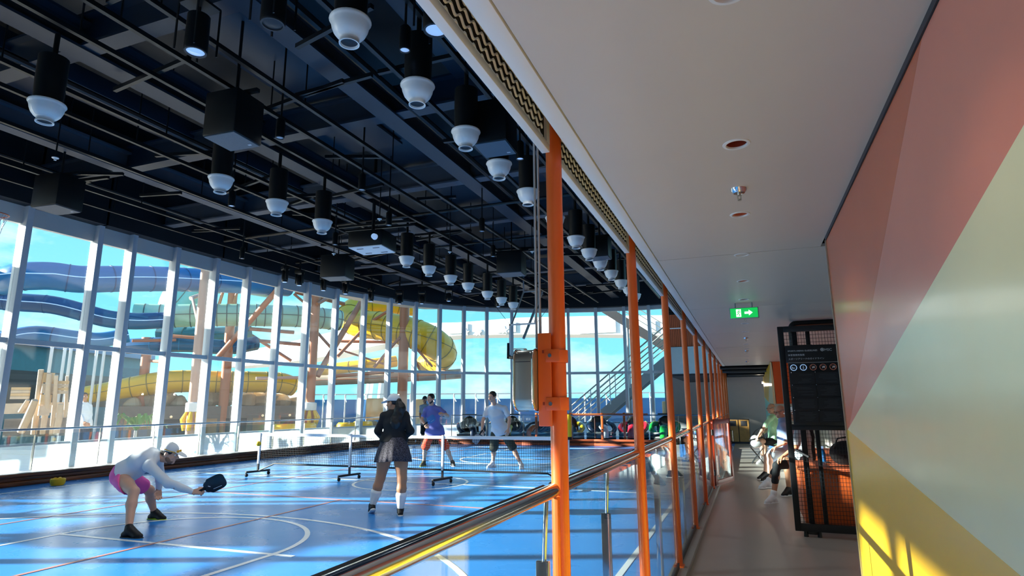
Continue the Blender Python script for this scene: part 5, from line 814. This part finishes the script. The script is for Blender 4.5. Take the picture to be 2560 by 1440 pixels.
        for s in 'lr':
            hp, kn, an = K['h'+s], K['k'+s], K['a'+s]
            if bottom_len <= 1: pr.append(C_(hp, lerp3(hp, kn, bottom_len), .103*sc, (.100 if bottom_len < .95 else .08)*sc))
            else: m_ = lerp3(kn, an, bottom_len-1); pr += [C_(hp, kn, .094*sc, .061*sc), C_(kn, m_, .061*sc, .056*sc)]
        tp = pel+sp*.085*sc; mesh_np('leggings' if bottom_len > 1 else 'shorts', [surf(pr, .025, .0115, clip=lambda P: (P-tp)@sp, noise=wrinkle(.004*sc if bottom_len <= 1 else .001, 30, 2))], [bottom], t)
    for s in 'lr':
        an, to, kn = K['a'+s], K['t'+s], K['k'+s]; f2 = to-an; f2[2] = -.0 if not (fem and s == 'l') else -.4*np.linalg.norm(f2[:2]); f2 = unit(f2); shin = unit(an-kn); dn = unit(na((0, 0, -1))+f2*f2[2]); sd = np.cross(f2, dn)
        cu, cs = shoes[s] if isinstance(shoes, dict) else shoes
        heel = an+dn*.055*sc-f2*.045*sc; ball = an+dn*.060*sc+f2*.115*sc; tip = an+dn*.063*sc+f2*.165*sc
        so = mesh_np('shoe', [surf([C_(heel, an+f2*.03*sc+dn*.02*sc, .040*sc, .045*sc), C_(an+f2*.02*sc, ball, .046*sc, .042*sc), C_(ball, tip, .042*sc, .030*sc), C_(an+dn*.005+f2*.03*sc, ball-dn*.008, .043*sc, .034*sc), C_(an+f2*.0, an-shin*.03*sc, .044*sc, .043*sc)], .02, .009)], [cu], t)
        sl = [heel-f2*.03*sc, heel, ball, tip+f2*.018*sc]; mesh_np('sole', [surf([E_((heel+ball)/2+f2*.02*sc+dn*.028*sc, (.128*sc, .045*sc, .021*sc), (f2, sd, dn)), E_(ball+dn*.026*sc+f2*.01*sc, (.085*sc, .048*sc, .020*sc), (f2, sd, dn)), E_(heel+dn*.03*sc, (.055*sc, .042*sc, .024*sc), (f2, sd, dn))], .015, .009)], [cs], so)
        g = G(); [g.cyl(an+f2*(.035+.022*q)*sc+sd*.022*sc-dn*(.038-.014*q)*sc, an+f2*(.035+.022*q)*sc-sd*.022*sc-dn*(.038-.014*q)*sc, .004*sc, n=6) for q in range(3)]; g.build('laces', cs if cs != 'shoe_black' else 'shoe_white', so, w=True)
        if socks: mesh_np('sock', [surf([C_(an+dn*.01, lerp3(an, kn, socks[1]), .042*sc, (.050 if socks[1] < .4 else .066*max(1, lg*.95))*sc)], .01, .0095)], [socks[0]], t)
    return t

FH = (-.361, .932, 0); RH = (.932, .361, 0)
def mixd(a, b, z=0): return tuple(unit((FH[0]*a+RH[0]*b, FH[1]*a+RH[1]*b, z)))
def paddle(name_label, grip, d, n, m, r=.1, L=.25, hl=.13):
    t = thing('paddle', name_label, 'paddle', grip); d = V(unit(d)); n = V(unit(na(n)-na(d)*np.dot(n, d))); s = d.cross(n); g0 = V(grip); pts = []
    for q in range(28): a = 2*PI*q/28; ca, sa = math.cos(a), math.sin(a); e = .5; pts.append(g0+d*(hl*.62+L/2+L/2*math.copysign(abs(ca)**e, ca))+s*r*math.copysign(abs(sa)**.55, sa)*(1 if ca > -.3 else .8)-n*.007)
    g = G(); g.prism(pts, n*.014); g.build('face', m, t, w=True, bev=.003); g = G(); g.tube([g0-d*hl*.5, g0+d*hl*.7], [.017, .016], 10); g.build('handle', 'rubber', t, w=True); g = G(); g.prism([g0+d*hl*.5+s*.015-n*.006, g0+d*(hl*.62+.06)+s*r*.7-n*.006, g0+d*(hl*.62+.06)-s*r*.7-n*.006, g0+d*hl*.5-s*.015-n*.006], n*.012); g.build('throat', m, t, w=True)
    g = G(); g.beam(g0+d*(hl*.62+L*.35)-s*r*.55-n*.0076, g0+d*(hl*.62+L*.75)-s*r*.62-n*.0076, .006, .001, tuple(n)); g.beam(g0+d*(hl*.62+L*.2)+s*.01-n*.0076, g0+d*(hl*.62+L*.28)-s*.01-n*.0076, .01, .001, tuple(n)); g.build('printed_mark', 'print_white', t, w=True); return t
# the man reaching low in pink shorts
person('man in pink shorts and white long sleeved top bending low with a black paddle', dict(pel=(-7.651, 5.725, 0.65), che=(-7.445, 5.805, 0.809), nek=(-7.237, 5.885, 0.868), hed=(-7.105, 5.936, 0.913), sr=(-7.207, 5.736, 0.772), sl=(-7.401, 6.015, 0.782), er=(-6.838, 5.739, 0.571), wr=(-6.486, 5.801, 0.473), el=(-7.465, 6.14, 0.562), wl=(-7.477, 6.136, 0.433),
    hr=(-7.58, 5.646, 0.612), hl=(-7.682, 5.82, 0.599), kr=(-7.136, 5.517, 0.486), kl=(-7.626, 6.121, 0.403), ar=(-6.946, 5.355, 0.099), al=(-7.717, 6.3, 0.114), tr=(-6.725, 5.386, 0.037), tl=(-7.484, 6.326, 0.05)), 'skin_fair', 1.04, mixd(.15, .95, -.28), 'shirt_white', 'pink', ('hair_dark', 'short'), ('cap_white', 'slide_amber'), dict(r=('shoe_black', 'shoe_black'), l=('shoe_black', 'shoe_lime')), None, 1.1, (.1, 0, 1), dict(r=dict(d=mixd(-.05, 1, .1), n=mixd(.7, .1, -.4), s=(0, 0, 1), curl=1.25), l=dict(d=mixd(-.3, .2, -.9), n=mixd(-.5, .5, -.3), s=mixd(-1, 0, 0), curl=.3)), False, 'stubble', False, 1.95, .62, None, None, 1.08, .04)
paddle('black pickleball paddle held out by the man in pink shorts', (-6.422, 5.825, 0.478), mixd(.0, .87, .42), mixd(1, .0, .3), 'sign_black', .095, .27, .13)
# the woman in the patterned skirt
person('woman in white cap, black top and patterned skirt seen from behind', dict(pel=(-4.866, 7.767, 0.97), che=(-4.864, 7.768, 1.243), nek=(-4.869, 7.766, 1.42), hed=(-4.889, 7.759, 1.548), sl=(-5.004, 7.714, 1.352), sr=(-4.725, 7.822, 1.356), el=(-5.084, 7.683, 1.141), er=(-4.632, 7.836, 1.145), wl=(-5.137, 7.899, 1.01), wr=(-4.831, 8.017, 1.026),
    hl=(-4.956, 7.733, 0.892), hr=(-4.751, 7.769, 0.893), kl=(-5.04, 7.722, 0.483), kr=(-4.686, 7.73, 0.484), al=(-5.135, 7.685, 0.137), ar=(-4.674, 7.692, 0.063), tl=(-5.193, 7.748, 0.021), tr=(-4.763, 7.829, 0.01), pony=(-.05, -.03, 0)), 'skin_tan', .97, mixd(.45, -.9, -.08), 'cloth_black', 'skirt_pattern', ('hair_dark', 'pony'), ('cap_white', None), ('shoe_black', 'shoe_white'), ('sock_white', .45), 1.12, (0, 0, 1), None, False, None, True, 1.95, .5, 'shirt_white', None, 1.3, .02)
# the two men and the third behind them across the net
person('man in purple blue tee shirt and red shorts facing the net', dict(pel=(-7.566, 14.014, 0.842), che=(-7.612, 13.997, 1.223), nek=(-7.631, 13.935, 1.507), hed=(-7.629, 13.882, 1.679), sr=(-7.779, 13.932, 1.406), sl=(-7.471, 14.051, 1.414), er=(-7.839, 13.801, 1.147), wr=(-7.661, 13.656, 1.042), el=(-7.22, 14.041, 1.243), wl=(-7.232, 13.822, 1.296),
    hr=(-7.689, 13.967, 0.753), hl=(-7.45, 14.059, 0.752), kr=(-7.748, 13.837, 0.433), kl=(-7.251, 14.082, 0.437), ar=(-7.829, 13.955, 0.089), al=(-7.154, 14.216, 0.085), tr=(-7.818, 13.756, 0.038), tl=(-7.025, 14.073, 0.023)), 'skin_fair', 1.06, mixd(-.85, -.5, -.05), 'purple_blue', 'red_orange', ('hair_dark', 'short'), None, dict(r=('shoe_olive', 'shoe_lime'), l=('shoe_black', 'shoe_white')), None, 1.05, (0, 0, 1), None, False, 'hair_dark', False, .6, .85)
paddle('pale blue paddle held at the waist of the man in purple blue', (-7.603, 13.571, 1.055), mixd(-.2, .8, .6), mixd(1, .3, 0), 'mur_blue', .09, .24, .12)
person('man in white tee shirt and camouflage shorts leaning forward across the net', dict(pel=(-5.808, 14.158, 0.892), che=(-5.881, 14.076, 1.243), nek=(-5.898, 13.962, 1.507), hed=(-5.896, 13.856, 1.711), sr=(-6.106, 14.043, 1.4), sl=(-5.658, 14.055, 1.428), er=(-6.167, 13.912, 1.149), wr=(-6.133, 13.764, 0.933), el=(-5.521, 14.055, 1.177), wl=(-5.513, 13.951, 0.932),
    hr=(-5.929, 14.111, 0.796), hl=(-5.679, 14.155, 0.807), kr=(-5.985, 14.143, 0.447), kl=(-5.469, 14.128, 0.487), ar=(-6.035, 14.21, 0.077), al=(-5.263, 14.154, 0.104), tr=(-6.094, 14.048, 0.024), tl=(-5.174, 13.996, 0.047)), 'skin_fair', 1.08, mixd(-.8, -.55, -.15), 'shirt_white', 'camo', ('hair_dark', 'short'), None, ('shoe_white', 'shoe_white'), ('sock_white', .12), 1.22, (0, 0, 1), None, False, None, False, .6, .92)
paddle('grey paddle held low by the man in the white tee shirt', (-6.11, 13.666, 0.871), mixd(-.2, -.5, -.75), mixd(1, -.3, .2), 'grey_paint', .09, .24, .12)
person('man in dark cap and grey tee shirt standing behind the man in purple blue', dict(pel=(-11.638, 20.802, 0.878), che=(-11.66, 20.794, 1.269), nek=(-11.666, 20.792, 1.542), hed=(-11.684, 20.784, 1.739), sr=(-11.808, 20.736, 1.467), sl=(-11.506, 20.853, 1.465), er=(-11.845, 20.722, 1.18), wr=(-11.696, 20.565, 0.929), el=(-11.457, 20.872, 1.178), wl=(-11.398, 20.681, 0.927),
    hr=(-11.708, 20.775, 0.804), hl=(-11.564, 20.831, 0.803), kr=(-11.679, 20.679, 0.435), kl=(-11.494, 20.751, 0.434), ar=(-11.735, 20.765, 0.089), al=(-11.536, 20.842, 0.088), tr=(-11.663, 20.578, 0.043), tl=(-11.409, 20.676, 0.041)), 'skin_tan', 1.06, mixd(-1, -.05, 0), 'grey_tee', 'shorts_black', None, ('cap_dark', None), ('shoe_white', 'shoe_white'), None, 1., (0, 0, 1), None, False, 'hair_dark', False, .6, .8)
# people seated on the bench
person('seated man in mint green tee shirt and glasses on the orange bench', dict(pel=(0.553, 17.584, 0.55), che=(0.554, 17.584, 0.918), nek=(0.559, 17.586, 1.206), hed=(0.534, 17.577, 1.382), sl=(0.477, 17.34, 1.129), sr=(0.622, 17.879, 1.138), el=(0.3, 17.218, 0.878), wl=(0.17, 17.114, 0.71), er=(0.399, 17.846, 0.835), wr=(0.235, 17.675, 0.685),
    hl=(0.516, 17.409, 0.529), hr=(0.566, 17.75, 0.521), kl=(0.218, 17.186, 0.567), kr=(0.295, 17.698, 0.561), al=(0.211, 17.184, 0.129), ar=(0.301, 17.701, 0.151), tl=(0.108, 17.09, 0.045), tr=(0.184, 17.602, 0.054)), 'skin_fair', 1.04, mixd(-.1, -.99, -.08), 'mint', 'shorts_black', ('hair_grey', 'bald'), None, ('shoe_white', 'shoe_white'), ('sock_white', .15), 1.12, (0, 0, 1), dict(l=dict(n=(0, 0, -1), s=mixd(0, -1)), r=dict(n=(0, 0, -1), s=mixd(0, -1))), True, None, False, .75, .55)
person('seated bald man in light blue tee shirt next to the mesh screen', dict(pel=(0.638, 13.757, 0.618), che=(0.644, 13.759, 0.95), nek=(0.611, 13.747, 1.19), hed=(0.579, 13.734, 1.343), sl=(0.587, 13.523, 1.108), sr=(0.711, 14.053, 1.118), el=(0.657, 13.442, 0.77), wl=(0.442, 13.413, 0.66), er=(0.623, 14.126, 0.756), wr=(0.431, 13.891, 0.589),
    hl=(0.596, 13.58, 0.582), hr=(0.651, 13.922, 0.576), kl=(0.303, 13.413, 0.495), kr=(0.256, 13.77, 0.443), al=(0.266, 13.398, 0.127), ar=(0.198, 13.748, 0.104), tl=(0.112, 13.285, 0.065), tr=(0.086, 13.651, 0.048)), 'skin_fair', 1.05, mixd(-.15, -.98, -.15), 'sky_tee', 'grey_tee', ('hair_grey', 'bald'), None, ('shoe_black', 'shoe_white'), None, 1.18, (0, 0, 1), dict(l=dict(n=(0, 0, -1), s=mixd(0, -1)), r=dict(n=(0, 0, -1), s=mixd(0, -1))), True, None, False, .8, .8)
person('person in black leggings and chunky white trainers seated behind the mesh screen', dict(pel=(0.727, 10.95, 0.629), che=(0.756, 10.961, 0.939), nek=(0.736, 10.953, 1.178), hed=(0.693, 10.883, 1.35), sl=(0.708, 10.728, 1.11), sr=(0.805, 11.248, 1.118), el=(0.629, 10.59, 0.836), wl=(0.434, 10.568, 0.7), er=(0.642, 11.292, 0.81), wr=(0.476, 11.014, 0.667),
    hl=(0.678, 10.792, 0.591), hr=(0.735, 11.114, 0.578), kl=(0.33, 10.582, 0.552), kr=(0.383, 11.031, 0.538), al=(0.241, 10.548, 0.181), ar=(0.184, 11.008, 0.246), tl=(0.087, 10.381, 0.161), tr=(0.006, 10.832, 0.234)), 'skin_tan', .98, mixd(-.1, -.99, -.1), 'grey_tee', 'legging', ('hair_dark', 'short'), ('cap_white', None), ('shoe_white', 'shoe_white'), ('sock_white', .15), 1.05, (0, 0, 1), dict(l=dict(n=(0, 0, -1), s=mixd(0, -1)), r=dict(n=(0, 0, -1), s=mixd(0, -1))), False, None, False, .8, 1.5)
person('person with bare calf and black trainer mostly hidden behind the mesh screen', dict(pel=(0.854, 11.803, 0.642), che=(0.88, 11.813, 0.923), nek=(0.875, 11.811, 1.153), hed=(0.85, 11.802, 1.303), sl=(0.827, 11.578, 1.093), sr=(0.926, 12.046, 1.091), el=(0.79, 11.564, 0.829), wl=(0.653, 11.511, 0.712), er=(0.843, 12.12, 0.811), wr=(0.691, 11.955, 0.682),
    hl=(0.81, 11.625, 0.589), hr=(0.861, 11.967, 0.576), kl=(0.513, 11.457, 0.556), kr=(0.571, 11.854, 0.538), al=(0.51, 11.456, 0.155), ar=(0.614, 11.871, 0.15), tl=(0.413, 11.332, 0.09), tr=(0.503, 11.774, 0.091)), 'skin_tan', 1., mixd(-.1, -.99, -.1), 'cloth_black', 'shorts_black', ('hair_dark', 'short'), None, ('shoe_black', 'shoe_white'), None, 1., (0, 0, 1), dict(l=dict(n=(0, 0, -1), s=mixd(0, -1)), r=dict(n=(0, 0, -1), s=mixd(0, -1))), False, None, False, .7, .7)
person('person in white shirt standing outside the left windows', dict(pel=(-17.664, 11.931, 1.072), che=(-17.702, 11.916, 1.385), nek=(-17.743, 11.9, 1.632), hed=(-17.786, 11.883, 1.813), sr=(-17.75, 11.79, 1.565), sl=(-17.716, 12.018, 1.553), er=(-17.706, 11.807, 1.297), wr=(-17.407, 11.708, 1.113), el=(-17.663, 12.038, 1.293), wl=(-17.478, 11.895, 1.074),
    hr=(-17.666, 11.876, 0.985), hl=(-17.65, 11.989, 0.981), kr=(-17.649, 11.883, 0.588), kl=(-17.612, 12.004, 0.582), ar=(-17.629, 11.89, 0.173), al=(-17.583, 12.016, 0.165), tr=(-17.407, 11.815, 0.12), tl=(-17.362, 11.94, 0.111)), 'skin_tan', 1., mixd(-.5, .8, 0), 'shirt_white', 'shorts_black', ('hair_dark', 'short'), None, ('shoe_white', 'shoe_white'), None, 1., (0, 0, 1), None, False, None, False, 1.9, .9)
# ---------------------------------------------------------------- portable net
nt_ = thing('pickleball_net', 'portable pickleball net with white tape on wheeled black feet', 'net', (-6.7, 10.9, 0)); Y0 = 10.88
NP = (-10.29, -7.86, -5.69, -3.13)
for i, x in enumerate(NP):
    g = G(); g.bb(x-.022, Y0-.022, .26, x+.022, Y0+.022, .93); g.build('post', 'white_paint', nt_, w=True, bev=.004); g = G(); g.bb(x-.018, Y0-.018, .09, x+.018, Y0+.018, .27); b = g.build('lower_post', 'black_steel', nt_, w=True)
    a = 0 if i in (0,) else .0; dx, dy = (.05, .3); g = G(); g.beam((x-dx, Y0-dy, .10), (x+dx, Y0+dy, .10), .05, .04); f = g.build('foot_bar', 'black_steel', nt_, w=True, bev=.005)
    for s in (-1, 1): g = G(); c = V((x+s*dx*.93, Y0+s*dy*.93, .038)); g.cyl(c-V((.014, 0, 0)), c+V((.014, 0, 0)), .036, n=16); g.beam(c+V((-.02, 0, 0)), c+V((-.02, 0, .05)), .006, .03, (0, 1, 0)); g.build('caster', 'rubber', f, w=True)
g = G(); g.tube([(NP[0], Y0, .92), (-6.7, Y0, .90), (NP[3], Y0, .92)], .012, 8); g.build('top_cord', 'white_paint', nt_, w=True); g = G(); g.bb(NP[0]+.03, Y0-.006, .862, NP[3], Y0+.006, .915); g.build('top_tape', 'tape_white', nt_, w=True)
g = G(); g.tube([(NP[0]+.08, Y0-.05, .12), (NP[0]+.45, Y0, .27), (NP[3]-.4, Y0, .27), (NP[3]-.05, Y0-.04, .13)], .016, 8); g.build('bottom_bar', 'black_steel', nt_, w=True)
g = G(); x = NP[0]+.04
while x < NP[3]: g.beam((x, Y0, .27), (x, Y0, .87), .004, .004, (0, 1, 0)); x += .046
z = .29
while z < .87: g.beam((NP[0]+.03, Y0, z), (NP[3], Y0, z), .004, .004); z += .046
o = g.build('netting', 'net_black', nt_, w=True, smooth=False); o['kind'] = 'stuff'
g = G(); g.lathe([(.045, 0), (.05, .02), (.05, .40), (.03, .43), (0, .43)], (NP[3]+.02, Y0, .90), 14); g.build('yellow_sleeve', 'yellow_foam', nt_, w=True); g = G(); g.lathe([(.046, 0), (.052, 0), (.052, .05), (.046, .05)], (NP[3]+.02, Y0, .88), 14); g.build('sleeve_band', 'rubber', nt_, w=True)
def ball(loc, r, label):
    o = G().ell((0, 0, 0), r, 20, 14); t = o.build('ball', 'yellow_foam'); t.location = loc; setp(t, label, 'ball')
ball((NP[0]+.03, Y0-.07, .64), .055, 'yellow ball held on the left end post of the net')
t = thing('ball_hopper', 'small bright yellow foam tub lying by the left walnut kerb', 'tub', (-12.88, 8.3, 0)); G().lathe([(0, 0), (.10, 0), (.125, .04), (.13, .12), (.11, .135), (.10, .11), (0, .1)], (0, 0, 0), 18).build('tub', 'yellow_foam', t); g = G(); [g.ell((.05*math.cos(a), .05*math.sin(a), .12), .035, 12, 8) for a in (0, 2, 4)]; g.build('contents', 'yellow_foam', t)
